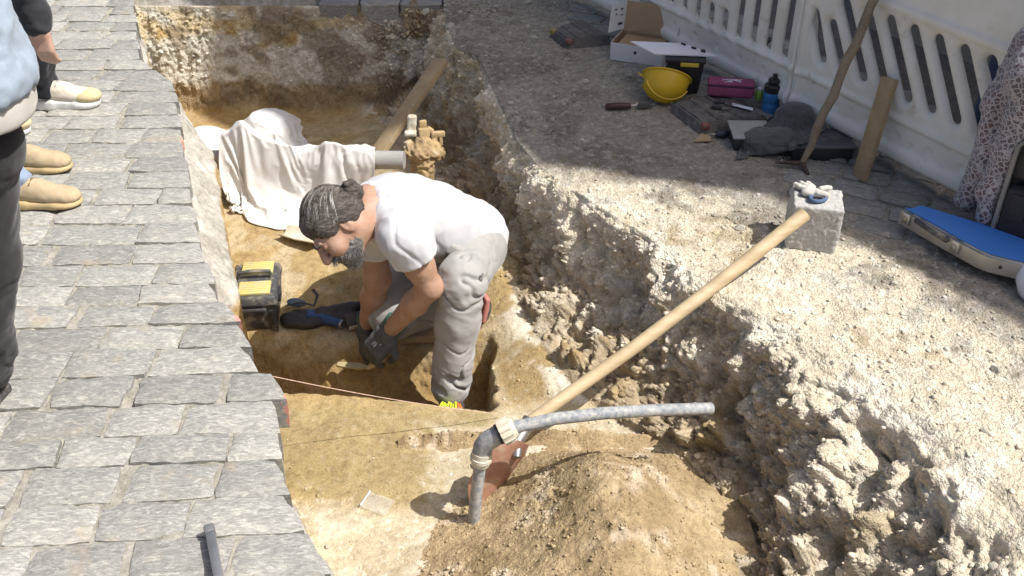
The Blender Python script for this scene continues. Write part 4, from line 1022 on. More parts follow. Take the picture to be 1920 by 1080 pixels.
body('spindle', [rbx(vp(772, 234), (.019, .017, .042), Euler((-.15, .08, 0)).to_matrix(), .007, .004), rbx(vp(770, 250), (.026, .024, .010), Euler((-.15, .08, 0)).to_matrix(), .005, .004)], 0.0042, simple('limed_iron', (0.62, 0.58, 0.50), (0.42, 0.33, 0.2), .9, 20, 120, .4, .003), VL, lambda V, N: .002 * fbm(V, 50, 2))

# ================================================================== white sheeting in the trench
def sheet_mat():
    m, t, b = material('white_woven_sheet')
    n = noise_tex(t, 6, 6, .65); r = ramp(t, n.outputs[0], [(0.34, (0.68, 0.675, 0.665)), (0.60, (0.60, 0.585, 0.56))])
    n2 = noise_tex(t, 9, 6, .7); r2 = ramp(t, n2.outputs[0], [(0.62, (0, 0, 0)), (0.76, (.8, .8, .8))])
    t.links.new(mixc(t, r.outputs[0], (0.46, 0.36, 0.23), r2.outputs[0]), b.inputs['Base Color']); b.inputs['Roughness'].default_value = 0.8; b.inputs['Specular IOR Level'].default_value = .2
    n3 = noise_tex(t, 60, 3, .6); p = bump(t, b, n3.outputs[0], .25, .003); n4 = noise_tex(t, 500, 2, .5); bump(t, b, n4.outputs[0], .2, .0008, p); return m
M_SHEET = sheet_mat()
pipe_a, pipe_d = Vector((bp0.x, bp0.y, 0)), Vector((bp1.x - bp0.x, bp1.y - bp0.y, 0)).normalized(); pipe_z = (bp0.z + bp1.z) / 2
def drape(corners, nu, nv, lift, folds, name, label, pipe=True, seed=0, hump=()):
    """a cloth patch between four ground points (a-b far edge, d-c near edge), laid over floor and pipe, with folds"""
    a, b_, c_, d_ = [np.array(q) for q in corners]
    u = np.linspace(0, 1, nu)[:, None, None]; v = np.linspace(0, 1, nv)[None, :, None]
    P = (a * (1 - u) + b_ * u) * (1 - v) + (d_ * (1 - u) + c_ * u) * v
    P = P.reshape(-1, 3); e = np.minimum(np.minimum(u + 0 * v, 1 - u + 0 * v), np.minimum(v + 0 * u, 1 - v + 0 * u)).reshape(-1)
    q = P * np.array([1, 1, 0]) + seed
    P[:, 0] += 0.06 * fbm(q, 4.0, 2, seed=1 + seed) ; P[:, 1] += 0.06 * fbm(q, 4.0, 2, seed=5 + seed)
    fz_, _ = floor_z(P[:, 0], P[:, 1]); z = fz_ + lift
    if pipe:
        dist = (P[:, 0] - pipe_a.x) * -pipe_d.y + (P[:, 1] - pipe_a.y) * pipe_d.x
        over = pipe_z + 0.046 - 1.15 * np.maximum(np.abs(dist) - 0.030, 0)
        z = np.maximum(z, over)
    for (hx_, hy_, hr, hh_) in hump:
        z = z + hh_ * np.exp(-(((P[:, 0] - hx_) ** 2 + (P[:, 1] - hy_) ** 2) / hr ** 2))
    w_ = q + 0.10 * np.stack([fbm(q, 3, 2, seed=11 + seed), fbm(q, 3, 2, seed=13 + seed), 0 * q[:, 0]], 1)
    for (ang, fr, am) in folds:
        cu = w_[:, 0] * math.cos(ang) + w_[:, 1] * math.sin(ang)
        ph = cu * fr + 0.8 * fbm(q, 2.2, 2, seed=ang * 3 + seed)
        z = z + am * sstep(0.0, 0.16, e) * (np.abs(((ph % 1.0) - .5)) * 2) ** 1.6 * (0.35 + 0.65 * sstep(-.3, .4, fbm(q, 3.0, 2, seed=40 + ang)))
    z = z + 0.012 * (ridged(q, 7.0, 3, seed=3 + seed) - .4) * sstep(-.2, .3, fbm(q, 2, 1, seed=9))
    z = z + 0.0055 * (ridged(q, 19.0, 2, seed=6 + seed) - .3) * (.3 + .7 * sstep(-.2, .4, fbm(q, 4, 2, seed=15)))
    P[:, 2] = z
    dist = (P[:, 0] - pipe_a.x) * -pipe_d.y + (P[:, 1] - pipe_a.y) * pipe_d.x
    return P.reshape(nu, nv, 3), np.where((np.abs(dist) < 0.035) & (z > pipe_z), 1.0, 0.0)

def sim_cloth(name, label, cat, mat, P, coll, frames=40, grow=0.12, bend=0.4, thick=0.003, seed=0, pin=None):
    """let a sheet fall over what lies under it, then keep the rested shape as a plain mesh"""
    P = np.asarray(P, float); nu, nv = P.shape[:2]
    V = P.reshape(-1, 3).copy(); V[:, 2] += 0.012 * fbm(V, 9, 2, seed=seed)
    I = np.arange(nu * nv).reshape(nu, nv); Fq = np.stack([I[:-1, :-1], I[1:, :-1], I[1:, 1:], I[:-1, 1:]], -1).reshape(-1, 4).astype(np.int32)
    co = []
    for (cv, cf) in coll:
        me = raw_mesh('collider', cv, cf, False); o = mobj('collider', me, None); md = o.modifiers.new('c', 'COLLISION'); o.collision.thickness_outer = 0.004; o.collision.cloth_friction = 12; co.append(o)
    o = mobj(name, raw_mesh(name, V, Fq, True), None); md = o.modifiers.new('cloth', 'CLOTH'); st = md.settings
    st.quality = 5; st.mass = 0.25; st.tension_stiffness = 12; st.compression_stiffness = 12; st.shear_stiffness = 4; st.bending_stiffness = bend; st.shrink_min = -grow; st.air_damping = 2.0
    md.collision_settings.distance_min = 0.004; md.collision_settings.collision_quality = 2; md.collision_settings.use_self_collision = False
    if pin is not None:
        vg = o.vertex_groups.new(name='pin')
        vg.add([int(q) for q in np.where(pin > .5)[0]], 1.0, 'REPLACE'); st.vertex_group_mass = 'pin'
    md.point_cache.frame_start = 1; md.point_cache.frame_end = frames
    sc.frame_start = 1; sc.frame_end = frames
    for f in range(1, frames + 1): sc.frame_set(f)
    ev = o.evaluated_get(bpy.context.evaluated_depsgraph_get()); em = ev.to_mesh(); W = np.zeros(len(em.vertices) * 3, np.float32); em.vertices.foreach_get('co', W); W = W.reshape(-1, 3).copy(); ev.to_mesh_clear()
    for q in co + [o]: bpy.data.objects.remove(q)
    sc.frame_set(1)
    G = W.reshape(nu, nv, 3).astype(float)
    # finer weave of the rested sheet
    for ax in (0, 1):
        a = G if ax == 0 else G.transpose(1, 0, 2); n = a.shape[0]; m = np.zeros((2 * n - 1,) + a.shape[1:]); m[::2] = a
        pv = np.concatenate([a[:1], a[:-2]], 0); nx = np.concatenate([a[2:], a[-1:]], 0)
        m[1::2] = (9 * (a[:-1] + a[1:]) - pv - nx) / 16
        G = m if ax == 0 else m.transpose(1, 0, 2)
    o = MB().grid(G, thick=thick).build(name, mat, None, True, 1.4); return tag(o, label, cat)

_gx = np.linspace(-1.6, 0.0, 44); _gy = np.linspace(3.1, 4.72, 44); _GX, _GY = np.meshgrid(_gx, _gy, indexing='ij'); _z, _ = floor_z(_GX.ravel(), _GY.ravel())
_wl = XL(_GY.ravel()) + 0.10; _z = np.where(_GX.ravel() < _wl, np.minimum(_z + (_wl - _GX.ravel()) * 6, -0.06), _z)
_I = np.arange(1936).reshape(44, 44); _F = np.stack([_I[:-1, :-1], _I[1:, :-1], _I[1:, 1:], _I[:-1, 1:]], -1).reshape(-1, 4).astype(np.int32)
floor_c = (np.stack([_GX.ravel(), _GY.ravel(), _z], 1), _F)
_pb = MB().tube([bp0 + (bp1 - bp0) * t for t in np.linspace(0, 1, 24)], 0.040, 16, caps=False); pipe_c = (np.vstack(_pb.v), np.array(_pb.f, np.int32))
def quad(c, nu, nv):
    a, b_, c_, d_ = [np.array(q) for q in c]; u = np.linspace(0, 1, nu)[:, None, None]; v = np.linspace(0, 1, nv)[None, :, None]
    return (a * (1 - u) + b_ * u) * (1 - v) + (d_ * (1 - u) + c_ * u) * v
def fz3(x, y, Z, z): p = at(x, y, Z=Z); return (p.x, p.y, z)
def lump_c(x, y, r, h):
    p = at(x, y, Z=-.42); b = MB(Matrix.Translation((p.x, p.y, -.47))); b.lathe([(r, 0), (r * .95, h * .5), (r * .6, h * .9), (r * .1, h)], 14, caps=False); return (np.vstack(b.v), np.array(b.f, np.int32))
def fl(x, y, Z=-0.43): p = at(x, y, Z=Z); return (p.x, p.y, 0)
G1, pin1 = drape([fl(336, 232, -.40), fl(560, 200, -.40), fl(626, 278, -.20), fl(346, 292, -.36)], 58, 44, 0.018, [(0.5, 3.2, 0.035), (1.35, 5.0, 0.02)], '', '', True, 3.0, hump=[(at(505, 236, Z=-.36).x, at(505, 236, Z=-.36).y, 0.15, 0.10)])
sim_cloth('ground_sheet', 'white woven sheet bunched on the far side of the old pipe', 'sheet', M_SHEET, G1[::-1], [floor_c, pipe_c, lump_c(505, 240, .13, .12), lump_c(385, 254, .10, .07)], 18, 0.09, bend=1.2, seed=1, pin=pin1.reshape(58, 44)[::-1].ravel())
G2, pin2 = drape([fl(442, 282, -.2), fl(706, 276, -.2), fl(604, 470, -.41), fl(338, 418, -.41)], 64, 56, 0.016, [(0.75, 3.0, 0.070), (0.35, 5.5, 0.03), (2.3, 4.0, .03)], '', '', True, 8.0, hump=[(at(455, 350, Z=-.36).x, at(455, 350, Z=-.36).y, .13, .07)])
sim_cloth('ground_sheet', 'white woven sheet thrown over the near side of the old pipe behind the man', 'sheet', M_SHEET, G2[::-1], [floor_c, pipe_c, lump_c(455, 358, .10, .11), lump_c(560, 366, .08, .08)], 18, 0.055, bend=1.6, seed=5, pin=pin2.reshape(64, 56)[::-1].ravel())

# ================================================================== kit on the right bank
# ---- cardboard box with its lid standing open
c0, cl, cr = gp(1144, 112), gp(1111, 97), gp(1240, 128)
e1 = (cr - c0); e1.z = 0; e1.normalize(); e2 = Vector((-e1.y, e1.x, 0)); Lb = (cr - c0).length; Wb = 0.16; Hb = 0.078
Mb = Matrix((e1, e2, Vector((0, 0, 1)))).transposed().to_4x4(); Mb.translation = c0 + Vector((0, 0, 0.002))
CBX = thing('cardboard_box', c0, 'white cardboard box with brown inside and its lid standing open', 'cardboard box')
def wallp(name, o, sx, sz_, ax1, ax2, nrm_, out, inn, par=CBX):
    """one board: white outside, brown inside"""
    o, ax1, ax2, nrm_ = Vector(o), Vector(ax1), Vector(ax2), Vector(nrm_)
    for (nm, k_, mt) in ((name, 0.0012, out), (name, -0.0012, inn)):
        b = MB(Mb); cc_ = o + ax1 * sx / 2 + ax2 * sz_ / 2 + nrm_ * k_
        Mloc = Matrix((ax1, ax2, nrm_)).transposed().to_4x4(); Mloc.translation = cc_
        b.add(*rbox(sx, sz_, 0.0022, 0), Mloc); b.build(nm, mt, par, smooth=False)
X_, Y_, Z_ = (1, 0, 0), (0, 1, 0), (0, 0, 1)
wallp('front_wall', (0, 0, 0), Lb, Hb, X_, Z_, (0, -1, 0), M_CARDW, M_CARDB)
wallp('back_wall', (0, Wb, 0), Lb, Hb, X_, Z_, Y_, M_CARDW, M_CARDB)
wallp('end_wall', (0, 0.001, 0), Wb - .002, Hb, Y_, Z_, (-1, 0, 0), M_CARDW, M_CARDB)
wallp('end_wall', (Lb, 0.001, 0), Wb - .002, Hb, Y_, Z_, X_, M_CARDW, M_CARDB)
wallp('base', (0.001, 0.001, 0.012), Lb - .002, Wb - .002, X_, Y_, (0, 0, -1), M_CARDW, M_CARDB)
lu = Vector((0, 0.30, 0.95)).normalized(); ln_ = Vector((0, 0.95, -0.30)).normalized()
wallp('lid', (0, Wb + .002, Hb), Lb, 0.125, X_, lu, ln_, M_CARDW, M_CARDB)
sdv = Vector((-0.35, -0.93, 0.1)).normalized(); wallp('lid_flap', (0, Wb + .002, Hb + .004), 0.105, 0.115, sdv, lu, sdv.cross(lu).normalized() * -1, M_CARDW, M_CARDB)
sdv = Vector((0.45, -0.88, 0.1)).normalized(); wallp('lid_flap', (Lb, Wb + .002, Hb + .004), 0.075, 0.11, sdv, lu, sdv.cross(lu).normalized(), M_CARDW, M_CARDB)
MB(Mb).box((Lb * .5, Wb * .5, 0.045), (Lb * .8, Wb * .8, 0.05), 0.004).build('contents', M_CARDB, CBX)
MB(Mb).lathe([(0.007, -.001), (0.007, 0.001)], 16, Matrix.Translation((Lb * .48, -0.0036, Hb * .62)) @ Matrix.Rotation(rad(90), 4, 'X')).build('hand_hole', M_BLACK, CBX)
fv = Vector((-0.35, -0.93, 0.1)).normalized()
def flat_text(txt, M, size, mat, parent, name='lettering'):
    cu = bpy.data.curves.new(name, 'FONT'); cu.body = txt; cu.size = size; cu.extrude = 0.0004; cu.align_x = 'CENTER'; cu.align_y = 'CENTER'
    to = bpy.data.objects.new(name, cu); COL.objects.link(to); dg = bpy.context.evaluated_depsgraph_get(); me = bpy.data.meshes.new_from_object(to.evaluated_get(dg))
    bpy.data.objects.remove(to); me.transform(M); me.materials.append(mat)
    o = bpy.data.objects.new(name, me); COL.objects.link(o); return attach(o, parent)
# printed marks on the left flap: too small to read, kept as short printed bars
Ml = Matrix((fv * -1, lu, (fv * -1).cross(lu))).transposed().to_4x4()
for (a, c_, wd, hg) in ((0.034, 0.028, 0.028, 0.010), (0.030, 0.064, 0.022, 0.004), (0.036, 0.090, 0.018, 0.006), (0.070, 0.072, .010, .006), (0.078, 0.094, .014, .006)):
    pos = Vector((0, Wb + .002, Hb + .004)) + fv * a + lu * c_ - (fv.cross(lu)).normalized() * 0.0042
    Mq = Ml.copy(); Mq.translation = pos
    b = MB(Mb); b.add(*rbox(wd, hg, 0.0008, 0), Mq); b.build('printed_mark', M_BLACK, CBX, smooth=False)

# ---- rubber barrier feet
def rubber_foot(corners, h, label, refl):
    P = [gp(*c_) for c_ in corners]; c_ = sum(P, Vector()) / 4
    o = thing('rubber_block', c_, label, 'rubber block', 'black rubber feet of the barrier')
    top = [p + (c_ - p) * 0.12 + Vector((0, 0, h)) for p in P]; base = [p - Vector((0, 0, .01)) for p in P]
    n = 9; G = []
    V = []; 
    bm = bmesh.new(); vb_ = [bm.verts.new(p) for p in base]; vt = [bm.verts.new(p) for p in top]
    bm.faces.new(vb_[::-1]); bm.faces.new(vt)
    for i in range(4): bm.faces.new((vb_[i], vb_[(i + 1) % 4], vt[(i + 1) % 4], vt[i]))
    bmesh.ops.recalc_face_normals(bm, faces=bm.faces); bmesh.ops.bevel(bm, geom=bm.edges[:], offset=0.006, segments=2, affect='EDGES')
    bmesh.ops.subdivide_edges(bm, edges=bm.edges[:], cuts=3, use_grid_fill=True)
    co = np.array([v.co[:] for v in bm.verts]); dz = 0.004 * fbm(co, 25, 3)
    for v, d_ in zip(bm.verts, dz): v.co.z += d_
    me = bpy.data.meshes.new('slab'); bm.to_mesh(me); bm.free()
    for pl in me.polygons: pl.use_smooth = True
    me.set_sharp_from_angle(angle=.6); mobj('slab', me, M_RUBBER, o)
    for (i, mt) in refl:
        q = base[i] + (top[i] - base[i]) * .6 + (c_ - base[i]).normalized() * 0.012 + Vector((0, 0, 0.006))
        e_ = (base[(i + 1) % 4] - base[i]).normalized()
        MB(frame(q, e_, (0, 0, 1))).box((0.008, 0, 0), (0.034, 0.034, 0.026), 0.008).jitter(.003, 30).build('reflector', mt, o)
    m1 = (top[0] + top[1]) / 2; m2 = (top[2] + top[3]) / 2
    for tt in (0.30, 0.62):
        a = top[0] + (top[3] - top[0]) * tt; b2 = top[1] + (top[2] - top[1]) * tt; 
        MB(frame((a + b2) / 2 - Vector((0, 0, .002)), b2 - a, (0, 0, 1))).box((0, 0, 0), ((b2 - a).length * .9, 0.016, 0.014), 0.004).jitter(.002, 30).build('ridge', M_RUBBER, o)
    return o
rubber_foot([(1028, 68), (1060, 92), (1150, 84), (1092, 48)], 0.040, 'black rubber barrier foot with yellow and red corners left of the cardboard box', ((0, M_YREF), (1, M_RED)))
rubber_foot([(1252, 208), (1312, 254), (1448, 238), (1352, 186)], 0.042, 'black rubber barrier foot with red corner under the pink case', ((1, M_RED),))

# ---- black bucket with a drawing board on it
bk = gp(1278, 183)
BU = thing('tool_bucket', bk, 'square black bucket with yellow label carrying the white board', 'bucket')
Mk = frame(bk + Vector((0.012, 0.075, 0)), (1, -0.12, 0), (0, 0, 1))
Vb_, Fb_ = rbox(0.150, 0.120, 0.150, 0.012, 3); Vb_ = Vb_.copy(); Vb_[:, :2] *= (0.80 + 0.20 * (Vb_[:, 2:3] / 0.150 + .5))
b = MB(Mk); b.add(Vb_, Fb_, Matrix.Translation((0, 0, .075))); b.build('body', M_BLACK, BU)
MB(Mk).box((0, 0, 0.146), (0.160, 0.130, 0.016), 0.005).build('rim', M_BLACK, BU)
MB(Mk).box((0.016, -0.0655, 0.135), (0.072, 0.004, 0.016), 0.001).build('label_strip', M_YEL, BU)
MB(Mk).tube([(-.078, -.03, .14), (-.082, -.055, .09), (-.062, -.066, .065), (-.02, -.068, .055)], 0.003, 8).build('bail', M_STEEL, BU)
dp = [gp(1182, 79), gp(1280, 84), gp(1345, 107), gp(1227, 102)]
zt = bk.z + 0.156
dp = [at(x, y, Z=zt + dz) for (x, y, dz) in ((1182, 79, .006), (1281, 83, 0.006), (1346, 107, .002), (1227, 103, .002))]
DB = thing('drawing_board', sum(dp, Vector()) / 4, 'white drawing board with black clips laid flat on the black bucket', 'drawing board')
nn = (dp[1] - dp[0]).cross(dp[3] - dp[0]).normalized(); nn = nn if nn.z > 0 else -nn
b = MB(); b.add([p[:] for p in dp] + [(p + nn * 0.005)[:] for p in dp], [[0, 1, 2, 3], [7, 6, 5, 4], [0, 4, 5, 1], [1, 5, 6, 2], [2, 6, 7, 3], [3, 7, 4, 0]]); b.build('board', M_PAPER, DB, smooth=False)
for t_ in (.15, .45, .72):
    q = dp[1] + (dp[2] - dp[1]) * t_ + (dp[0] - dp[1]).normalized() * .02 + nn * .008
    MB(frame(q, dp[2] - dp[1], nn)).box((0, 0, 0), (0.022, 0.010, 0.006), 0.002).build('clip', M_BLACK, DB)
g0 = gp(1262, 165)
body('work_glove', [ell(at(1262, 136, Z=.085), (0.040, 0.022, 0.030), k=.01), cap(at(1280, 130, Z=.09), at(1288, 142, Z=.05), .012, .012), cap(at(1248, 132, Z=.09), at(1244, 144, Z=.06), .012, .010)], .004, simple('dark_grey_knit', (.07, .07, .075), None, .9, 60, 400, .4, .001), None, lambda V, N: .004 * fbm(V, 40, 2))
tag(bpy.data.objects['work_glove'], 'dark grey work glove hanging on the black bucket behind the helmet', 'glove')

# ---- yellow helmet lying upside down
hc = gp(1247, 192)
HL = thing('safety_helmet', hc, 'yellow safety helmet lying upside down on the gravel', 'helmet')
Mh = Matrix.Translation(hc + Vector((0.0, 0.02, 0.083))) @ Euler((rad(-42), rad(16), rad(0))).to_matrix().to_4x4() @ Matrix.Scale(-1, 4, (0, 0, 1))
prof = [(0.0005, 0.083), (0.022, 0.081), (0.045, 0.072), (0.063, 0.055), (0.075, 0.032), (0.081, 0.008), (0.084, -0.012), (0.091, -0.014), (0.0915, -0.018), (0.083, -0.018), (0.080, -0.012), (0.077, 0.008), (0.071, 0.030), (0.060, 0.051), (0.042, 0.068), (0.02, 0.076), (0.0005, 0.078)]
b = MB(Mh); b.lathe(prof, 40, Matrix.Scale(1.1, 4, (1, 0, 0)), caps=False); V_ = np.vstack(b.v); hsh = b.build('shell', M_HELM, HL)
br = MB(Mh); G = np.array([[((0.090 + 0.034 * t_) * math.cos(a) * 1.1 - .004, (0.087 + 0.006 * t_) * math.sin(a), -0.014 - 0.016 * t_) for t_ in np.linspace(0, 1, 5)] for a in np.linspace(0.75, 2.4, 17)]); br.grid(G, thick=.003).build('peak', M_HELM, HL)
for a in (-0.35, 0, 0.35): MB(Mh).tube([(0.0 + .08 * math.cos(t_) * 1.12, a * .07 * 1.0, 0.084 * math.sin(t_) * (1 - .25 * a * a)) for t_ in np.linspace(.35, 2.8, 16)], .0035, 6).build('crown_rib', M_HELM, hsh)
MB(Mh).tube([(0.078 * math.cos(t_) * 1.08, .078 * math.sin(t_), -0.004) for t_ in np.linspace(0, 2 * math.pi, 30)], .004, 6, squash=2.2).build('head_band', M_BLACK, HL)

# ---- pink case, bottles, paper
zf2 = gp(1330, 220).z + 0.045
pk = at(1371, 186, Z=zf2); Mpk = frame(pk + Vector((0, .035, .002)), (1, -0.17, 0), (0, 0, 1))
PC = thing('pencil_case', pk, 'pink zipped case with white print on its lid', 'case')
MB(Mpk).box((0, 0, .026), (.178, .070, .050), .014, seg=4).build('body', M_PINK, PC)
MB(Mpk).box((0, 0, .049), (.181, .073, .008), .004).build('zip', M_PURP, PC)
MB(Mpk).box((0, 0, .055), (.176, .068, .010), .0048).build('lid', M_PINK, PC)
MB(Mpk).box((.058, -.0362, .036), (.022, .003, .005), .001).build('tab', M_PINK, PC)
for (x, y, a, l) in ((-.024, .006, .5, .03), (-.006, -.006, -.6, .026), (.010, .004, .3, .03), (.026, -.004, -.4, .026), (.006, .012, 0, .05), (-.012, -.014, .15, .03), (.034, .010, .8, .02)):
    MB(Mpk).box((x, y, .0605), (l, .004, .0012), .0004, (0, 0, a)).build('printed_squiggle', M_PAPER, PC)
bb = gp(1446, 216)
Mo = Matrix.Translation(bb + Vector((0, .03, 0.0)))
BT = thing('water_bottle', bb, 'blue sports bottle with black cap behind the grey cloth', 'bottle')
MB(Mo).lathe([(.030, 0), (.0345, .004), (.0345, .036), (.031, .042), (.031, .048), (.0345, .054), (.0345, .084), (.031, .092)], 28).build('body', M_BLUEB, BT)
cp = MB(Mo).lathe([(.034, .088), (.0345, .09), (.0345, .112), (.030, .117), (.0185, .119), (.0225, .124), (.024, .132), (.021, .139), (.009, .141), (.008, .150), (.0095, .151), (.0095, .157), (.004, .158)], 28).build('cap', M_BLACK, BT)
gb = gp(1422, 203); Mg = Matrix.Translation(gb + Vector((0, .02, .03)))
GBT = thing('spray_bottle', gb, 'small lime green bottle with white top beside the blue bottle', 'bottle')
MB(Mg).lathe([(.014, 0), (.0155, .004), (.0155, .032), (.010, .040)], 18).build('body', M_GREEN, GBT)
MB(Mg).lathe([(.011, .036), (.011, .048), (.004, .050)], 18).build('cap', M_PAPER, GBT)
q = at(1392, 201, Z=zf2 + .006)
PN = MB(frame(q, (1, -.55, 0), (0, 0, 1))).prism([(-.04, -.004), (.045, -.012), (.038, .010), (-.045, .016)], 0, .0015).build('paper_slip', M_PAPER, None, smooth=False); tag(PN, 'folded white paper slip lying in front of the pink case', 'paper')
def knife(x, y, dx, dy, ln, label):
    q = at(x, y, Z=zf2 + .007); o = thing('knife', q, label, 'knife'); M = frame(q, (dx, dy, 0), (0, 0, 1))
    MB(M).box((-ln * .3, 0, 0), (ln * .5, .012, .009), .003).build('handle', M_BLACK, o)
    MB(M).prism([(-.01, -.006), (ln * .6, 0), (-.01, .006)], -.001, .001).build('blade', M_STEEL, o)
knife(1362, 194, 1, -.35, .085, 'short black-handled knife on the rubber foot, nearer the pink case')
knife(1356, 203, 1, -.30, .085, 'short black-handled knife on the rubber foot, farther from the pink case')

# ---- trowels
def trowel(h0, h1, tip, label, hm, bm_, wide=.03):
    o = thing('trowel', h0, label, 'trowel', 'hand trowels on the bank'); d_ = (h1 - h0).normalized()
    MB().tube([h0, h0 + d_ * .008, (h0 + h1) / 2, h1 - d_ * .01, h1], [.009, .013, .0145, .012, .010], 12).build('handle', hm, o)
    mid = h1 + (tip - h1) * .25
    MB().tube([h1, h1 + d_ * .02, mid + Vector((0, 0, .012)), mid], .0045, 8).build('shank', M_STEEL, o)
    ax_ = (tip - mid); sd_ = ax_.cross(Vector((0, 0, 1))).normalized(); n_ = sd_.cross(ax_).normalized()
    pts = [mid + sd_ * .004, mid + ax_ * .22 + sd_ * wide, tip, mid + ax_ * .22 - sd_ * wide, mid - sd_ * .004]
    b = MB(); k_ = len(pts); b.add([p[:] for p in pts] + [(p + n_ * .002)[:] for p in pts], [list(range(k_))[::-1], list(range(k_, 2 * k_))] + [[i, (i + 1) % k_, k_ + (i + 1) % k_, k_ + i] for i in range(k_)])
    b.build('blade', bm_, o, smooth=False); return o
M_TRH = simple('dark_red_handle', (.075, .028, .022), (.045, .02, .018), .5, 30)
trowel(gp(1135, 207, .016), gp(1182, 206, .018), gp(1226, 202, .006), 'pointing trowel with dark red handle lying on the gravel left of the helmet', M_TRH, M_BLACKD, .022)
trowel(gp(1366, 257, .014), gp(1341, 259, .016), gp(1300, 268, .004), 'trowel with dusty blade and dark handle lying by the grey cloth', simple('navy_handle', (.03, .04, .06), None, .6, 20), M_PLANK, .034)

# ---- storage trays under the grey cloth
ta = gp(1480, 303); tb_ = gp(1600, 305); ed = (tb_ - ta); ed.z = 0; Lt = ed.length; ed.normalize()
TRY = thing('storage_tray', ta, 'low black storage tray with grey lid sticking out from under the grey cloth', 'tray')
Mt_ = Matrix((ed, Vector((-ed.y, ed.x, 0)), Vector((0, 0, 1)))).transposed().to_4x4(); Mt_.translation = ta
MB(Mt_).box((Lt / 2, .075, .028), (Lt - .012, .15, .052), .006).build('body', M_BLACK, TRY)
MB(Mt_).box((Lt / 2, .075, .057), (Lt + .004, .162, .008), .003).build('lid', simple('grey_lid', (.115, .12, .13), (.09, .095, .10), .5, 10, dust=((.2, .19, .17), 20, .6)), TRY)
for q in range(7): MB(Mt_).box((Lt * .5, .02 + q * .018, .0615), (Lt * .85, .003, .002), .0005).build('lid_rib', M_BLACKD, TRY)
tc0 = gp(1372, 282); TR2 = thing('storage_tray', tc0, 'black storage tray with pale grey rim half hidden by the grey cloth on its left', 'tray')
Mt2 = Mt_.copy(); Mt2.translation = tc0
MB(Mt2).box((.07, .06, .025), (.13, .13, .05), .006).build('body', M_BLACK, TR2)
MB(Mt2).box((.07, .06, .054), (.145, .145, .009), .003).build('lid', simple('pale_grey_lid', (.40, .40, .38), None, .5, 10), TR2)
def gq(x, y, z): return at(x, y, Z=z)
_gx = np.linspace(0.3, 1.6, 40); _gy = np.linspace(2.4, 4.2, 40); _GX, _GY = np.meshgrid(_gx, _gy, indexing='ij')
_I = np.arange(1600).reshape(40, 40); _F = np.stack([_I[:-1, :-1], _I[1:, :-1], _I[1:, 1:], _I[:-1, 1:]], -1).reshape(-1, 4).astype(np.int32)
gr_c = (np.stack([_GX.ravel(), _GY.ravel(), np.full(1600, .006)], 1), _F)
def blob_c(x, y, z, r, h):
    p = at(x, y, Z=z); b = MB(Matrix.Translation((p.x, p.y, 0))); b.lathe([(r * 1.05, 0), (r, z + h * .4), (r * .75, z + h * .85), (r * .15, z + h)], 16, caps=False); return (np.vstack(b.v), np.array(b.f, np.int32))
_tb = MB(Mt_).box((Lt / 2, .075, .031), (Lt + .004, .162, .062), 0); _tq = np.vstack(_tb.v); tray_c = (_tq, np.array(_tb.f, np.int32))
sim_cloth('grey_cloth', 'crumpled dark grey garment thrown over the black trays', 'garment', M_CLOTHG,
          quad([fz3(1368, 298, 0, .14), fz3(1486, 306, 0, .14), fz3(1578, 238, .06, .14), fz3(1440, 196, .03, .14)], 50, 46), [gr_c, tray_c, blob_c(1490, 226, .06, .065, .055), blob_c(1425, 262, .045, .05, .03), blob_c(1462, 262, .05, .05, .03)], 28, 0.20, bend=.5, seed=9)

# ---- pickaxe leaning on the barrier
pa = gp(1503, 318, .03)
def on_fence(x, y, d):
    u_, v_ = (x - 960) / FPX, (y - 540) / FPX; r = Vector((u_, _c - v_ * _s, -(_s + v_ * _c))); o_ = Vector((0, 0, CAMH)); p = FA + FN * d
    return o_ + r * ((p - o_).dot(FN) / r.dot(FN))
pb = on_fence(1655, -36, .045)
PK = thing('pickaxe', pa, 'pickaxe with long weathered wooden handle leaning on the barrier', 'pickaxe')
hp = [pa + (pb - pa) * t for t in np.linspace(0, 1.06, 12)]; 
hpj = [p + Vector((.004 * math.sin(i * 1.9), .003 * math.cos(i * 2.3), 0)) for i, p in enumerate(hp)]
MB().tube(hpj, [.010, .0135, .016, .0155, .0165, .0155, .0165, .016, .0165, .016, .0165, .016], 12).jitter(.0015, 40).build('handle', M_WOODG, PK)
h_a, h_b = gp(1452, 312, .015), gp(1514, 333, .012)
MB().tube([h_a, (h_a * .6 + pa * .4) + Vector((0, 0, .0)), pa - Vector((0, 0, .004)), h_b], [.004, .009, .013, .005], 10, squash=.7).build('head', simple('rusted_iron', (.085, .055, .038), (.05, .035, .028), .8, 40, 150, .4, .002), PK)
# ---- plank leaning on the barrier
q0, q1 = gp(1611, 338, .004), on_fence(1669, 146, .038)
dq = q1 - q0
LP = MB(frame((q0 + q1) / 2, dq, FN + Vector((-.45, 0, .3)))).box((0, 0, 0), (dq.length, .062, .022), .002).jitter(.002, 14).build('plank', M_PLANK); tag(LP, 'short sawn plank leaning upright against the slotted barrier', 'plank')
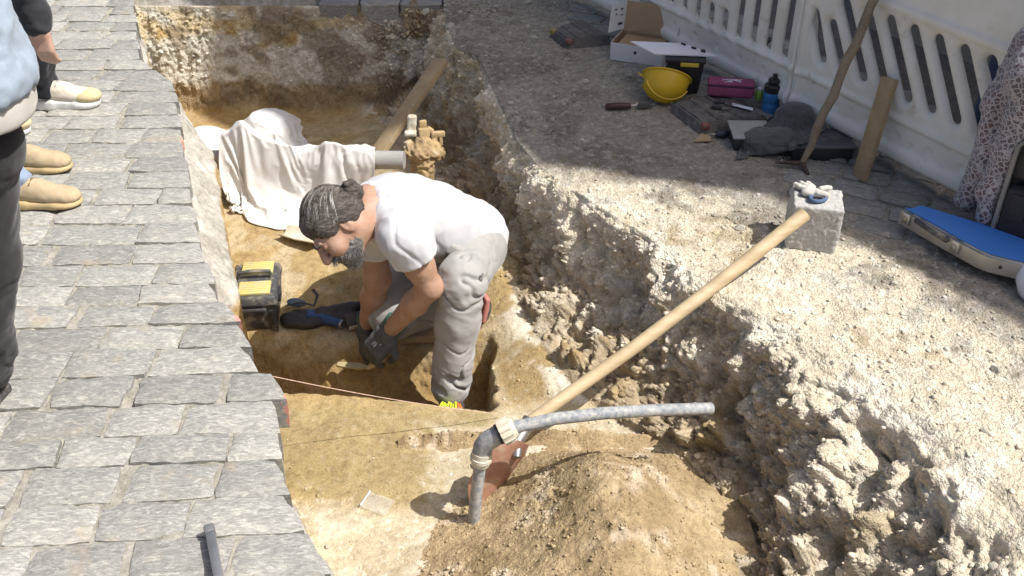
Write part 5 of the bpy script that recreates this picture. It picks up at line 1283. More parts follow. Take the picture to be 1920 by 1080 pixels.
# ---- granite block with glove
f0, f1 = gp(1476, 466), gp(1562, 476); ef = (f1 - f0); ef.z = 0; Lf = ef.length; ef.normalize(); eb = Vector((-ef.y, ef.x, 0))
Mgx = Matrix((ef, eb, Vector((0, 0, 1)))).transposed().to_4x4(); Mgx.translation = f0 + ef * Lf / 2 + Vector((0, 0, -.006))
Hg = .162
cG = Mgx @ Vector((0, .062, Hg / 2)); RG = (Mgx.to_3x3() @ Euler((0, rad(2), 0)).to_matrix())
GB = body('granite_block', [rbx(cG, (Lf / 2 + .006, .066, Hg / 2), RG, .005, .002)], .0045, M_GRANITE, None, lambda V, N: .004 * fbm(V, 16, 3) + .0025 * (np.abs(perlin(V * 60)) * 2 - .4))
tag(GB, 'squared light grey granite block standing on the bank under a glove', 'stone block')
gz = Mgx @ Vector((0, 0, Hg)); gz = gz.z
def gg(x, y, h): return at(x, y, Z=gz + h)
GL = thing('work_glove', gg(1525, 362, 0), 'off-white work glove with blue cuff lying on the granite block', 'glove')
body('hand', [ell(gg(1520, 360, .014), (.030, .020, .013), k=.008), cap(gg(1512, 356, .016), gg(1491, 345, .016), .0085, .0075, .003), cap(gg(1518, 352, .018), gg(1503, 343, .018), .0085, .0075, .003), cap(gg(1526, 351, .018), gg(1514, 343, .018), .008, .007, .003), cap(gg(1540, 354, .016), gg(1557, 352, .016), .009, .008, .004), cap(gg(1535, 362, .018), gg(1550, 366, .016), .012, .010, .006)], .003, M_GLOVEW, GL, lambda V, N: .002 * fbm(V, 60, 2))
MB().tube([gg(1534 + 15 * math.cos(a), 371 + 7 * math.sin(a), .010) for a in np.linspace(0, 2 * math.pi, 18)], .0062, 8).build('cuff', M_BLUECUFF, GL)

# ---- aluminium case with blue sheet, open lid, fleece
zc0 = .030; hC = .058
pc = [(1683, 420), (1790, 482), (1828, 503), (1850, 512), (1960, 538), (2030, 510), (1930, 455), (1845, 424), (1722, 386), (1702, 392)]
pw = [at(x, y, Z=zc0 + (hC if i > 4 else 0) * 1.0) for i, (x, y) in enumerate(pc)]
pw = [Vector((p.x, p.y, 0)) for p in pw]; cen = sum(pw, Vector()) / len(pw)
AC = thing('aluminium_case', Vector((cen.x, cen.y, 0)), 'aluminium case with carrying handle and latches lying open at the right', 'case')
bm = bmesh.new(); lo_ = [bm.verts.new(p + Vector((0, 0, zc0))) for p in pw]; hi_ = [bm.verts.new(p + Vector((0, 0, zc0 + hC))) for p in pw]; n_ = len(pw)
bm.faces.new(lo_[::-1]); bm.faces.new(hi_)
for i_ in range(n_): bm.faces.new((lo_[i_], lo_[(i_ + 1) % n_], hi_[(i_ + 1) % n_], hi_[i_]))
bmesh.ops.recalc_face_normals(bm, faces=bm.faces)
bmesh.ops.bevel(bm, geom=[e for e in bm.edges if abs(e.verts[0].co.z - e.verts[1].co.z) < 1e-4], offset=.006, segments=3, affect='EDGES')
me = bpy.data.meshes.new('shell'); bm.to_mesh(me); bm.free()
for pl in me.polygons: pl.use_smooth = True
me.set_sharp_from_angle(angle=.45); mobj('shell', me, M_ALU, AC)
e1 = (pw[1] - pw[0]).normalized(); nO_ = Vector((e1.y, -e1.x, 0)); nO_ = nO_ if nO_.y < 0 else -nO_
L1 = (pw[2] - pw[0]).length
Mc = Matrix((e1, -nO_, Vector((0, 0, 1)))).transposed().to_4x4(); Mc.translation = pw[0] + Vector((0, 0, zc0))
for x in (L1 * .10, L1 * .74):
    MB(Mc).box((x, -.004, .036), (.028, .012, .040), .003).build('latch', M_ALU, AC)
    MB(Mc).box((x, -.011, .034), (.014, .006, .022), .002).build('latch_plate', M_STEEL, AC)
MB(Mc).tube([(L1 * .24, -.002, .045), (L1 * .26, -.022, .060), (L1 * .42, -.032, .062), (L1 * .58, -.024, .054), (L1 * .62, -.002, .038)], .008, 10).build('handle', M_BLACKD, AC)
e3 = (pw[4] - pw[3]).normalized(); Mr = frame(pw[3] + e3 * .03 + Vector((0, 0, zc0 + .030)), e3, (0, 0, 1))
MB(Mr).lathe([(.005, -.006), (.005, .004)], 12, Matrix.Rotation(rad(90), 4, 'X')).build('rivet', M_BLACK, AC)
zs = zc0 + hC + .003
ins = [cen + (p - cen) * .955 for p in pw]; b = MB()
bs = [Vector((p.x, p.y, zs)) for p in ins]; k_ = len(bs)
b.add([p[:] for p in bs] + [(p + Vector((0, 0, .004)))[:] for p in bs], [list(range(k_))[::-1], list(range(k_, 2 * k_))] + [[i, (i + 1) % k_, k_ + (i + 1) % k_, k_ + i] for i in range(k_)])
BS = b.build('blue_sheet', M_BLUES, None, smooth=False); tag(BS, 'bright blue plastic sheet lying in the aluminium case', 'sheet')
# tool case standing open behind
t0_ = gp(1852, 478); t1_ = gp(1990, 520)
TC = thing('tool_case', t0_, 'black tool case standing open with tool pockets at the right edge', 'tool case')
ex_ = (t1_ - t0_); ex_.z = 0; ex_.normalize(); ey_ = Vector((-ex_.y, ex_.x, 0)); upv = (Vector((0, 0, 1)) + ey_ * .10).normalized()
Mtc = Matrix((ex_, ey_, Vector((0, 0, 1)))).transposed().to_4x4(); Mtc.translation = t0_ + Vector((.01, .03, 0))
MB(Mtc).box((.17, .03, .20), (.34, .012, .40), .004).build('back_panel', M_BLACK, TC)
MB(Mtc).box((.17, -.012, .12), (.32, .05, .24), .01).build('pocket_block', simple('black_nylon', (.026, .026, .028), (.034, .034, .036), .8, 60, 500, .3, .001), TC)
for x, z_, wd in ((.05, .225, .05), (.11, .23, .05), (.17, .225, .05), (.24, .23, .06)): MB(Mtc).box((x, -.040, z_ - .04), (wd, .008, .085), .004).build('pocket', simple('black_pocket', (.035, .035, .038), None, .8, 60), TC)
MB(Mtc).box((.10, -.046, .050), (.15, .006, .045), .003).build('flap', M_BLACKD, TC)
MB(Mtc).tube([(0, -.03, .002), (0, -.03, .37), (.02, -.03, .40), (.33, -.03, .40)], .007, 8).build('rim', simple('grey_rim', (.30, .29, .26), None, .5, 20), TC)
MB(Mtc).box((.16, .02, .32), (.31, .06, .12), .01).build('upper_tray', M_BLACK, TC)
def fleece_mat():
    m, t, b = material('patterned_fleece'); tc = t.nodes.new('ShaderNodeTexCoord')
    mp = t.nodes.new('ShaderNodeMapping'); mp.inputs['Rotation'].default_value = (0.3, 0.5, 0.6); t.links.new(tc.outputs['Object'], mp.inputs[0])
    v = t.nodes.new('ShaderNodeTexVoronoi'); v.feature = 'DISTANCE_TO_EDGE'; v.distance = 'EUCLIDEAN'; v.inputs['Scale'].default_value = 58; v.inputs['Randomness'].default_value = .55; t.links.new(mp.outputs[0], v.inputs['Vector'])
    v2 = t.nodes.new('ShaderNodeTexVoronoi'); v2.inputs['Scale'].default_value = 58; v2.inputs['Randomness'].default_value = .55; t.links.new(mp.outputs[0], v2.inputs['Vector'])
    wv = t.nodes.new('ShaderNodeTexWave'); wv.wave_type = 'RINGS'; wv.inputs['Scale'].default_value = 55; wv.inputs['Distortion'].default_value = 6; t.links.new(mp.outputs[0], wv.inputs[0])
    n = noise_tex(t, 8, 3, .5); r = ramp(t, n.outputs[0], [(.40, (.10, .09, .115)), (.50, (.17, .10, .10)), (.60, (.13, .115, .13))])
    e = ramp(t, v.outputs['Distance'], [(.06, (1, 1, 1)), (.13, (0, 0, 0))]); c = mixc(t, r.outputs[0], (.46, .43, .44), e.outputs[0])
    e2_ = ramp(t, wv.outputs['Fac'], [(.80, (0, 0, 0)), (.88, (.8, .8, .8))]); c = mixc(t, c, (.44, .41, .42), e2_.outputs[0])
    t.links.new(c, b.inputs['Base Color']); b.inputs['Roughness'].default_value = .95; b.inputs['Sheen Weight'].default_value = .3
    n2 = noise_tex(t, 400, 2, .5); bump(t, b, n2.outputs[0], .5, .002); return m
ff = lambda x, y, d: on_fence(x, y, d)
body('fleece', [cap(ff(1945, 85, .05), ff(1885, 190, .07), .055, .050, .03), cap(ff(1885, 190, .07), ff(1845, 310, .10), .045, .034, .03), cap(ff(1845, 310, .10), ff(1812, 375, .12), .034, .028, .02), cap(ff(1945, 180, .10), ff(1890, 280, .12), .055, .036, .02), cap(ff(1890, 280, .12), ff(1856, 360, .14), .032, .026, .02), cap(ff(1856, 360, .14), ff(1846, 405, .15), .022, .018, .02), ell(ff(1960, 140, .09), (.10, .08, .09), k=.03)], .0055, fleece_mat(), None, lambda V, N: .012 * (ridged(V * np.array([1.2, 1.2, .4]), 11, 3, seed=2) - .2), it=1)
tag(bpy.data.objects['fleece'], 'mauve and white patterned fleece hanging over the black tool case', 'garment')
body('white_bag', [ell(gp(1953, 552, .05), (.075, .07, .06), k=.02), ell(gp(1966, 560, .03), (.08, .07, .05), k=.02)], .006, M_PAPER, None, lambda V, N: .006 * ridged(V, 14, 2))
tag(bpy.data.objects['white_bag'], 'white plastic bag at the right edge in front of the aluminium case', 'plastic bag')

# ================================================================== people
def skin_mat(name, c):
    m, t, b = material(name); n = noise_tex(t, 30, 4, .6); r = ramp(t, n.outputs[0], [(.35, c), (.68, (c[0] * .86, c[1] * .78, c[2] * .74))])
    t.links.new(r.outputs[0], b.inputs['Base Color']); b.inputs['Roughness'].default_value = .55; b.inputs['Subsurface Weight'].default_value = .08; b.inputs['Subsurface Radius'].default_value = (.01, .004, .002)
    n2 = noise_tex(t, 260, 3, .6); bump(t, b, n2.outputs[0], .25, .001); return m
def cloth_mat(name, c, rough=.9, weave=900, var=.82, dust=None, sc_=12): return simple(name, c, tuple(x * var for x in c), rough, sc_, weave, .25, .0008, sheen=.15, spec=.2, dust=dust)
def hair_mat(name, c1, c2):
    m, t, b = material(name); n = noise_tex(t, 40, 6, .7, (1.0, 1.0, 6.0), dist=.6); r = ramp(t, n.outputs[0], [(.42, c1), (.60, c2), (.72, (.34, .32, .30))])
    t.links.new(r.outputs[0], b.inputs['Base Color']); b.inputs['Roughness'].default_value = .5; n2 = noise_tex(t, 160, 4, .7, (1, 1, 5)); bump(t, b, n2.outputs[0], .8, .004); return m
M_SKIN = skin_mat('tanned_skin', (.44, .275, .195)); M_SKIN2 = skin_mat('fair_skin', (.60, .40, .31))
M_HAIR = hair_mat('greying_dark_hair', (.040, .031, .025), (.13, .11, .095)); M_BEARD = hair_mat('greying_beard', (.09, .08, .072), (.24, .225, .21))
M_TEE = cloth_mat('white_cotton', (.60, .60, .615), .9, 700, .95, dust=((.52, .47, .40), 5, .70))
M_TROU = cloth_mat('stone_grey_workwear', (.37, .36, .345), .9, 800, .88, dust=((.46, .38, .27), 7, .66))
M_GLOVE = simple('dark_coated_glove', (.105, .115, .115), (.07, .077, .077), .75, 40, 300, .4, .001, dust=((.20, .19, .16), 14, .60))
M_CUFFG = cloth_mat('green_knit_cuff', (.035, .11, .085), .9, 500)
M_SHOED = simple('dark_shoe', (.06, .06, .062), (.04, .04, .042), .7, 30, 200, .3, .001, dust=((.25, .2, .14), 20, .55))
M_NEON = simple('neon_lace', (.72, .85, .06), None, .6, 30, bstr=0); M_ORANGE = simple('orange_tab', (.85, .22, .05), None, .6, 30, bstr=0)

def fold(V, amp, freq, st=(1, 1, 1), seed=0): return amp * (ridged(V * np.array(st), freq, 3, seed=seed) - .3)
# ---------------------------------------------------------------- the digging man
J = {k: at(x, y, zc=z) for k, (x, y, z) in dict(lank=(845, 722, 3.35), lknee=(866, 532, 3.16), lhip=(890, 460, 3.50), pelv=(852, 430, 3.57), rhip=(814, 430, 3.68), waist=(835, 420, 3.50), mid=(790, 406, 3.35), chest=(745, 402, 3.20), neck=(694, 394, 3.10), lsh=(760, 446, 3.00), rsh=(694, 432, 3.22), lelb=(806, 538, 3.10), lwri=(737, 613, 3.33), relb=(708, 522, 3.33), rwri=(688, 606, 3.50)).items()}
J['rknee'] = at(738, 588, Z=-.335); J['rank'] = at(878, 570, Z=-.365)
MAN = thing('person', (J['lank'].x, J['lank'].y, -.61), 'man in white T-shirt and grey work trousers kneeling in the trench, digging with a trowel', 'person')
cr_, cu_, ck_ = Vector((1, 0, 0)), Vector((0, _s, _c)), Vector((0, -_c, _s))
def cvec(a, b_, c_): return cr_ * a + cu_ * b_ + ck_ * c_
hf = cvec(-.50, -.85, .12).normalized(); hu = cvec(-.78, .52, .30); hu = (hu - hf * hu.dot(hf)).normalized(); hl = hu.cross(hf)
HR = Matrix((hl, hf, hu)).transposed(); HO = at(631, 424, zc=3.0); HS = 0.885
def hp_(x, y, z): return HO + (hl * x + hf * y + hu * z) * HS
def he_(x, y, z, a, b_, c_, k=.012): return ell(hp_(x, y, z), (a * HS, b_ * HS, c_ * HS), HR, k)
skin = [he_(0, -.012, .03, .074, .094, .090), he_(0, .032, -.045, .058, .060, .072, .03), he_(0, .058, -.098, .030, .028, .026, .03),
        he_(0, .082, .020, .045, .014, .012, .012), he_(.040, .058, -.030, .026, .030, .028, .02), he_(-.040, .058, -.030, .026, .030, .028, .02),
        ('-',) + he_(.032, .100, -.002, .018, .016, .011, .010), ('-',) + he_(-.032, .100, -.002, .018, .016, .011, .010),
        he_(.032, .078, -.002, .014, .013, .011, .003), he_(-.032, .078, -.002, .014, .013, .011, .003),
        cap(hp_(0, .094, .008), hp_(0, .116, -.034), .009, .0135, .010), he_(.013, .100, -.038, .009, .010, .008, .005), he_(-.013, .100, -.038, .009, .010, .008, .005),
        he_(0, .092, -.066, .024, .012, .008, .006),
        he_(.074, -.016, -.014, .010, .019, .030, .006), he_(-.074, -.016, -.014, .010, .019, .030, .006), ('-',) + he_(.086, -.010, -.010, .009, .010, .018, .004),
        cap(hp_(0, -.035, -.055), J['neck'] + Vector((.01, .01, -.01)), .058, .066, .03)]
lshx = J['lsh']; 
def limb(a, b_, ra, rb, k=.03): return cap(a, b_, ra, rb, k)
skin += [limb(J['chest'], J['neck'], .10, .08), limb(J['lsh'], J['lsh'] + (J['lelb'] - J['lsh']) * .55, .049, .046), limb(J['lsh'] + (J['lelb'] - J['lsh']) * .4, J['lelb'], .046, .038, .02), limb(J['lelb'], J['lelb'] + (J['lwri'] - J['lelb']) * .38, .039, .039, .02), limb(J['lelb'] + (J['lwri'] - J['lelb']) * .38, J['lwri'] + (J['lwri'] - J['lelb']) * .08, .039, .027, .02),
         limb(J['rsh'], J['relb'], .050, .040), limb(J['relb'], J['relb'] + (J['rwri'] - J['relb']) * .4, .040, .039), limb(J['relb'] + (J['rwri'] - J['relb']) * .4, J['rwri'], .038, .028)]
body('body', skin, .0042, M_SKIN, MAN, lambda V, N: .0008 * fbm(V, 60, 2), it=1)
# hair and beard
def hair_disp(V, N):
    q = (V - np.array(HO)) @ np.array(HR); ang = np.arctan2(q[:, 0], q[:, 2] + .02)
    st = np.stack([ang * 7, q[:, 1] * 9, 0 * ang], 1)
    return .0030 * ridged(st, 1.6, 3, seed=5)
HAIR = body('hair', [he_(0, -.022, .036, .081, .098, .094, .01), he_(0, .040, .070, .052, .036, .036, .02), he_(.056, .022, .040, .021, .036, .036, .015), he_(-.056, .022, .040, .021, .036, .036, .015), he_(.062, -.050, .000, .018, .034, .032, .025), he_(0, -.085, -.01, .05, .03, .035, .03), ('-',) + he_(0, .125, -.022, .070, .062, .055, .006), ('-',) + he_(.085, .012, -.028, .025, .034, .045, .006)], .0042, M_HAIR, MAN, hair_disp)
body('bun', [he_(.010, -.122, .018, .036, .034, .038, .01), cap(hp_(0, -.08, .02), hp_(0, -.11, .02), .024, .022, .005), he_(.028, -.136, .040, .016, .016, .016, .01)], .0038, M_HAIR, HAIR, lambda V, N: .006 * ridged(V, 38, 2, seed=2) - .002)
rs_ = np.random.default_rng(4); sb = MB(); sg = MB()
for i in range(1900):
    a = rs_.uniform(-1.75, 1.75); y0 = rs_.uniform(-.03, .072) * (1 - .25 * abs(a)); lf_ = rs_.uniform(0, 1) ** 2; pts = []
    for t in np.linspace(0, 1, 8):
        y = y0 + (-.105 - y0) * t; rr_ = math.sqrt(max(.05, 1 - ((y + .022) / .104) ** 2)); aa = a * (1 - .55 * t)
        lift_ = 1.045 + (.035 * math.sin(t * 3.1) + .012 * math.sin(t * 9 + i)) * lf_
        pts.append(hp_(.083 * rr_ * math.sin(aa) * lift_, y, .036 + .096 * rr_ * math.cos(aa) * lift_))
    (sg if i % 4 == 0 else sb).tube(pts, [.0011] * 6 + [.0009, .0005], 3, caps=False)
sb.build('hair_strands', M_HAIR, HAIR)
sg.build('grey_strands', simple('grey_hair', (.30, .29, .27), (.20, .19, .18), .45, 60, bstr=0), HAIR)
BRD = body('beard', [he_(0, .060, -.098, .040, .036, .034, .02), he_(.040, .038, -.078, .020, .034, .030, .02), he_(-.040, .038, -.078, .020, .034, .030, .02), he_(.052, .010, -.058, .009, .018, .030, .015), he_(.026, .072, -.074, .018, .022, .026, .015), he_(-.026, .072, -.074, .018, .022, .026, .015), he_(0, .094, -.052, .028, .014, .010, .01), ('-',) + he_(0, .112, -.066, .020, .014, .006, .004)], .004, M_BEARD, MAN, lambda V, N: .004 * fbm(V, 90, 3) + .002 * ridged(V, 120, 1))
bh = MB()
for i in range(700):
    c_, r_b = [((0, .060, -.098), (.040, .036, .034)), ((.040, .038, -.078), (.020, .034, .030)), ((.052, .010, -.058), (.009, .018, .030)), ((0, .094, -.052), (.028, .014, .010))][(0, 0, 1, 1, 2, 3)[i % 6]]
    n_ = Vector(rs_.normal(size=3)).normalized(); n_.x = abs(n_.x)
    p = [c_[q] + n_[q] * r_b[q] for q in range(3)]; e_ = [p[q] + n_[q] * .008 + (0, .004, -.006)[q] for q in range(3)]
    bh.tube([hp_(*p), hp_(*e_)], [.0008, .0004], 3, caps=False)
bh.build('beard_hairs', simple('grey_beard_hair', (.30, .285, .27), (.10, .09, .08), .6, 300, bstr=0), BRD)
for s_ in (1, -1):
    body('eyebrow', [cap(hp_(.014 * s_, .098, .016), hp_(.034 * s_, .096, .021), .0050, .0050, .003), cap(hp_(.034 * s_, .096, .021), hp_(.050 * s_, .084, .014), .0050, .0035, .003)], .0026, M_HAIR, MAN, lambda V, N: .001 * fbm(V, 200, 2))
    body('eye', [he_(.031 * s_, .0905, -.0045, .012, .004, .0035, .002)], .002, M_HAIR, MAN)
# T-shirt
shx = (J['lsh'] - J['rsh']).normalized(); hpx = (J['lhip'] - J['rhip']).normalized(); spine = (J['neck'] - J['pelv']).normalized()
tee = []
for s_ in (-1, 1):
    tee += [cap(J['pelv'] + hpx * .075 * s_ + spine * -.045, J['mid'] + hpx * .07 * s_, .124, .116, .05), cap(J['mid'] + hpx * .07 * s_, J['chest'] + shx * .065 * s_, .116, .114, .05)]
tee += [cap(J['chest'], J['neck'] - spine * .03, .125, .088, .05), cap(J['chest'] + spine * .03 + shx * .05, J['lsh'], .095, .074, .04), cap(J['chest'] + spine * .03 - shx * .05, J['rsh'], .095, .072, .04),
        cap(J['lsh'], J['lsh'] + (J['lelb'] - J['lsh']) * .48, .074, .074, .03), cap(J['rsh'], J['rsh'] + (J['relb'] - J['rsh']) * .48, .072, .070, .03)]
def slab_cut(p, n, hs=.16):
    n = n.normalized(); R = n.to_track_quat('Z', 'Y').to_matrix(); return ('-',) + rbx(p + n * hs, (hs, hs, hs), R, .001, .004)
la = (J['lelb'] - J['lsh']); ra_ = (J['relb'] - J['rsh'])
tee += [slab_cut(J['lsh'] + la * .40, la, .10), slab_cut(J['rsh'] + ra_ * .40, ra_, .08), slab_cut(J['pelv'] - spine * .072 + Vector((0, 0, .01)), -spine, .24), ('-',) + cap(J['neck'] + spine * .02, HO, .062, .07, .01)]
def tee_d(V, N):
    q = V - np.array(J['chest']); lw = sstep(-.25, .2, N[:, 2])
    d1 = np.linalg.norm(V - np.array(J['lsh']), axis=1); d2 = np.linalg.norm(V - np.array(J['pelv']), axis=1); d3 = np.linalg.norm(V - np.array(J['neck']), axis=1)
    near = .5 * np.exp(-(d1 / .13) ** 2) + .8 * np.exp(-(d2 / .16) ** 2) + .7 * np.exp(-(d3 / .13) ** 2) + .28
    cr = np.maximum(0, 1 - 5 * np.abs(perlin(V @ np.array([[7., 2, 0], [-3., 7., 2], [2., 1, 4.]]) + .5 * np.stack([fbm(V, 6, 2, seed=k_) for k_ in (2, 6, 8)], 1))))
    return near * .007 * (ridged(V @ np.array([[.8, .5, 0], [-.4, .8, .3], [.2, .1, .5]]), 12, 2, seed=3) - .25) + .004 * fbm(V, 9, 2) - .007 * (near + .10) * cr
body('t_shirt', tee, .0058, M_TEE, MAN, tee_d, it=2)
# trousers
gl = J['pelv'] - spine * .05
sh = (J['lank'] - J['lknee'])
tr = [ell(J['pelv'] - spine * .02 - Vector((0, 0, .02)), (.140, .145, .120), k=.05), cap(J['lhip'] + Vector((.0, .0, -.01)), J['lknee'] + (J['lhip'] - J['lknee']) * .1, .108, .074, .05), cap(J['lknee'], J['lknee'] + sh * .35, .072, .066, .04), cap(J['lknee'] + sh * .35, J['lank'] + sh * .02, .066, .062, .03), ell(at(898, 462, zc=3.58), (.085, .095, .09), k=.05),
      cap(J['rhip'], J['rknee'], .105, .080, .05), cap(J['rknee'], J['rank'], .072, .058, .04)]
def tr_d(V, N):
    t = np.clip(((V - np.array(J['lknee'])) @ np.array(sh)) / sh.length_squared, -1, 1.3)
    dk = np.linalg.norm(V - np.array(J['lknee']), axis=1)
    w_ = .35 + .9 * np.exp(-((t - .88) / .22) ** 2) + .8 * np.exp(-(dk / .12) ** 2)
    dh = np.linalg.norm(V - np.array(J['lhip']), axis=1); w_ = w_ * (1 - .8 * np.exp(-(dh / .21) ** 2))
    return w_ * .0045 * (ridged(V @ np.array([[.75, 0, .5], [0, .75, 0], [-.35, .2, 1.2]]), 9.5, 3, seed=6) - .25) + .003 * fbm(V, 14, 2) - .0125 * w_ * np.maximum(0, 1 - 8 * np.abs(perlin(V @ np.array([[6., 1, 3], [1, 6., 0], [-2.5, 1.5, 9.]]) + .6 * np.stack([fbm(V, 6, 2, seed=k_) for k_ in (1, 5, 9)], 1) + 3)))
TRO = body('trousers', tr, .0046, M_TROU, MAN, tr_d, it=1)
th_d = (J['lknee'] - J['lhip'])
pk_c = at(868, 462, zc=3.285)
MPk = frame(pk_c, th_d, (ck_ + Vector((.25, 0, .25))))
RPk = MPk.to_3x3()
body('cargo_pocket', [rbx(MPk @ Vector((.012, 0, -.004)), (.058, .050, .019), RPk, .008, .004)], .004, M_TROU, TRO, lambda V, N: .002 * fbm(V, 18, 2))
body('pocket_flap', [rbx(MPk @ Vector((-.036, 0, .002)), (.022, .054, .018), RPk, .005, .003)], .004, M_TROU, TRO, lambda V, N: .002 * fbm(V, 18, 2))
MB(MPk).lathe([(.006, 0), (.005, .003), (.001, .0035)], 10, Matrix.Translation((-.026, .0, .020))).build('button', M_BLACK, TRO)
# seam down the leg
sm = MB(); sm.tube([J['lknee'] + sh * t + (ck_ * .5 + Vector((1, 0, 0)) * .85).normalized() * (.071 - .008 * t) for t in np.linspace(-.1, .9, 10)], .003, 6); sm.build('seam', M_TROU, TRO)
# gloves
def glove(name, wrist, palm_dir, back, spread, scale, curl, thumb_side, parent):
    x = palm_dir.normalized(); z = (back - x * back.dot(x)).normalized(); y = z.cross(x); R = Matrix((x, y, z)).transposed(); s_ = scale
    def g(a, b_, c_): return wrist + (x * a + y * b_ + z * c_) * s_
    pr = [cap(g(-.03, 0, 0), g(.02, 0, 0), .034 * s_, .031 * s_, .01), rbx(g(.055, 0, 0), (.046 * s_, .044 * s_, .017 * s_), R, .014 * s_, .012)]
    for i, (yy, ln) in enumerate(((-.033, .066), (-.011, .076), (.011, .072), (.033, .056))):
        k0 = g(.098, yy, 0); c1_, c2_ = curl, curl * 1.9
        k1_ = k0 + (x * math.cos(c1_) - z * math.sin(c1_)) * ln * .52 * s_; k2_ = k1_ + (x * math.cos(c2_) - z * math.sin(c2_)) * ln * .52 * s_
        k3_ = k2_ + (x * math.cos(c2_ * 1.35) - z * math.sin(c2_ * 1.35)) * ln * .3 * s_
        pr += [cap(k0, k1_, .0115 * s_, .0105 * s_, .004), cap(k1_, k2_, .0105 * s_, .0095 * s_, .003), cap(k2_, k3_, .0095 * s_, .0085 * s_, .003)]
    t0 = g(.025, thumb_side * .034, -.004); t1 = g(.060, thumb_side * .062, -.024); t2 = g(.090, thumb_side * .052, -.040)
    pr += [cap(t0, t1, .0155 * s_, .013 * s_, .012), cap(t1, t2, .0125 * s_, .011 * s_, .004)]
    o = body(name, pr, .0032, M_GLOVE, parent, lambda V, N: .0012 * fbm(V, 70, 2))
    MB().tube([g(-.048, 0, 0), g(-.044, 0, 0), g(-.018, 0, 0), g(-.012, 0, 0)], [.037 * s_, .0385 * s_, .0380 * s_, .034 * s_], 20, squash=.92, up=z).jitter(.001, 60).build('cuff', M_CUFFG, o)
    return g, o
lw = J['lwri']; g1, GLV = glove('glove', lw + (lw - J['lelb']).normalized() * .03, at(694, 668, zc=3.37) - lw, ck_ * .9 + Vector((-.25, 0, .25)), 1, 1.02, .62, 1, MAN)
GLT = MB()
# pale print on the back of the glove
Mgp = frame(g1(.055, 0, .0185), g1(.1, 0, 0) - g1(0, 0, 0), g1(0, 0, 1) - g1(0, 0, 0))
for (a, b_) in ((-.012, .008), (.010, -.006)):
    GLT = MB(Mgp); GLT.tube([(a + .009 * math.cos(t), b_ + .007 * math.sin(t), 0) for t in np.linspace(.5, 5.6, 14)], .0010, 5); GLT.tube([(a + .004 * math.cos(t), b_ + .003 * math.sin(t), 0) for t in np.linspace(0, 4.6, 10)], .0009, 5); GLT.build('printed_ring', M_PAPER, GLV)
rw = J['rwri']; g2, GRV = glove('glove', rw + (rw - J['relb']).normalized() * .02, at(676, 676, zc=3.55) - rw, Vector((-.7, -.3, .5)), 1, 1.0, .5, -1, MAN)
# shoes
def shoe(parent, heel, d, L, up_m, sole_m, lace_m=None, toe_m=None, h=.075, w_=.045, name='shoe', sole_t=1.0):
    d = Vector(d).normalized(); n = Vector((0, 0, 1)); sd_ = n.cross(d); R = Matrix((d, sd_, n)).transposed()
    def q(a, b_, c_): return heel + d * a * L + sd_ * b_ + n * c_
    zo = .010 * sole_t
    up = [ell(q(.16, 0, .045 + zo), (.052, w_ * .78, .044), R, .012), ell(q(.42, 0, .040 + zo), (.085, w_ * .82, .044), R, .014), ell(q(.70, 0, .028 + zo), (.080, w_ * .92, .030), R, .014), ell(q(.86, 0, .022 + zo), (.040, w_ * .80, .022), R, .012), cap(q(.20, 0, .05), q(.20, 0, h + .02), .036, .038, .015)]
    o = body(name, up, .005, up_m, parent, lambda V, N: .0012 * fbm(V, 50, 2))
    so = [rbx(q(.20, 0, .012), (L * .20, w_ * .94, .015 * sole_t), R, .010, .012), rbx(q(.50, 0, .010), (L * .24, w_ * .94, .013 * sole_t), R, .009, .012), ell(q(.78, 0, .012), (L * .235, w_ * 1.10, .018 * sole_t), R, .012)]
    body('sole', so, .005, sole_m, o)
    if toe_m is not None:
        body('toe_cap', [ell(q(.83, 0, .026 + zo), (.060, w_ * 1.0, .027), R, .01), ('-',) + rbx(q(.5, 0, .05), (.06, .1, .1), R, .002, .006)], .0045, toe_m, o)
    if lace_m is not None:
        for i in range(4):
            a = .38 + .075 * i; zz_ = .094 + zo - .009 * i
            MB().tube([q(a, -.026, zz_ - .014), q(a + .01, 0, zz_), q(a + .02, .026, zz_ - .014)], .0030, 6).build('lace', lace_m, o)
        MB().tube([q(.34, .0, .100)] + [q(.34 + .07 * math.sin(t), .028 * t - .01, .104 - .010 * t) for t in np.linspace(.3, 2.6, 8)], .0022, 6).build('lace_bow', lace_m, o)
    return o
fz_l = ground_z(J['lank'].x, J['lank'].y)
sd_l = Vector((-.55, -.85, 0)).normalized()
LS = shoe(MAN, Vector((J['lank'].x, J['lank'].y, fz_l)) - sd_l * .045, sd_l, .27, M_SHOED, M_BLACKD, h=.13)
ctr = at(838, 757, zc=3.30)
for i in range(9):
    a = rs_.uniform(-.05, .045); p = at(822 + i * 5.5, 768, zc=3.28); q_ = at(830 + i * 4, 754 + (i % 3) * 2, zc=3.30)
    MB().tube([p, (p + q_) / 2 + Vector((0, -.006, .008)), q_], .0035, 6).build('lace', M_NEON if i < 7 else M_ORANGE, LS)
rz_ = J['rank']
RS = body('shoe', [cap(at(872, 572, Z=-.375), at(898, 572, Z=-.36), .045, .042, .02), ell(at(900, 582, Z=-.385), (.035, .055, .05), k=.02)], .005, M_SHOED, MAN)
body('sole', [rbx(at(904, 573, Z=-.35), (.010, .040, .050), Euler((0, .2, .4)).to_matrix(), .006, .006)], .004, simple('pink_sole', (.55, .22, .18), (.42, .17, .15), .8, 30), RS)
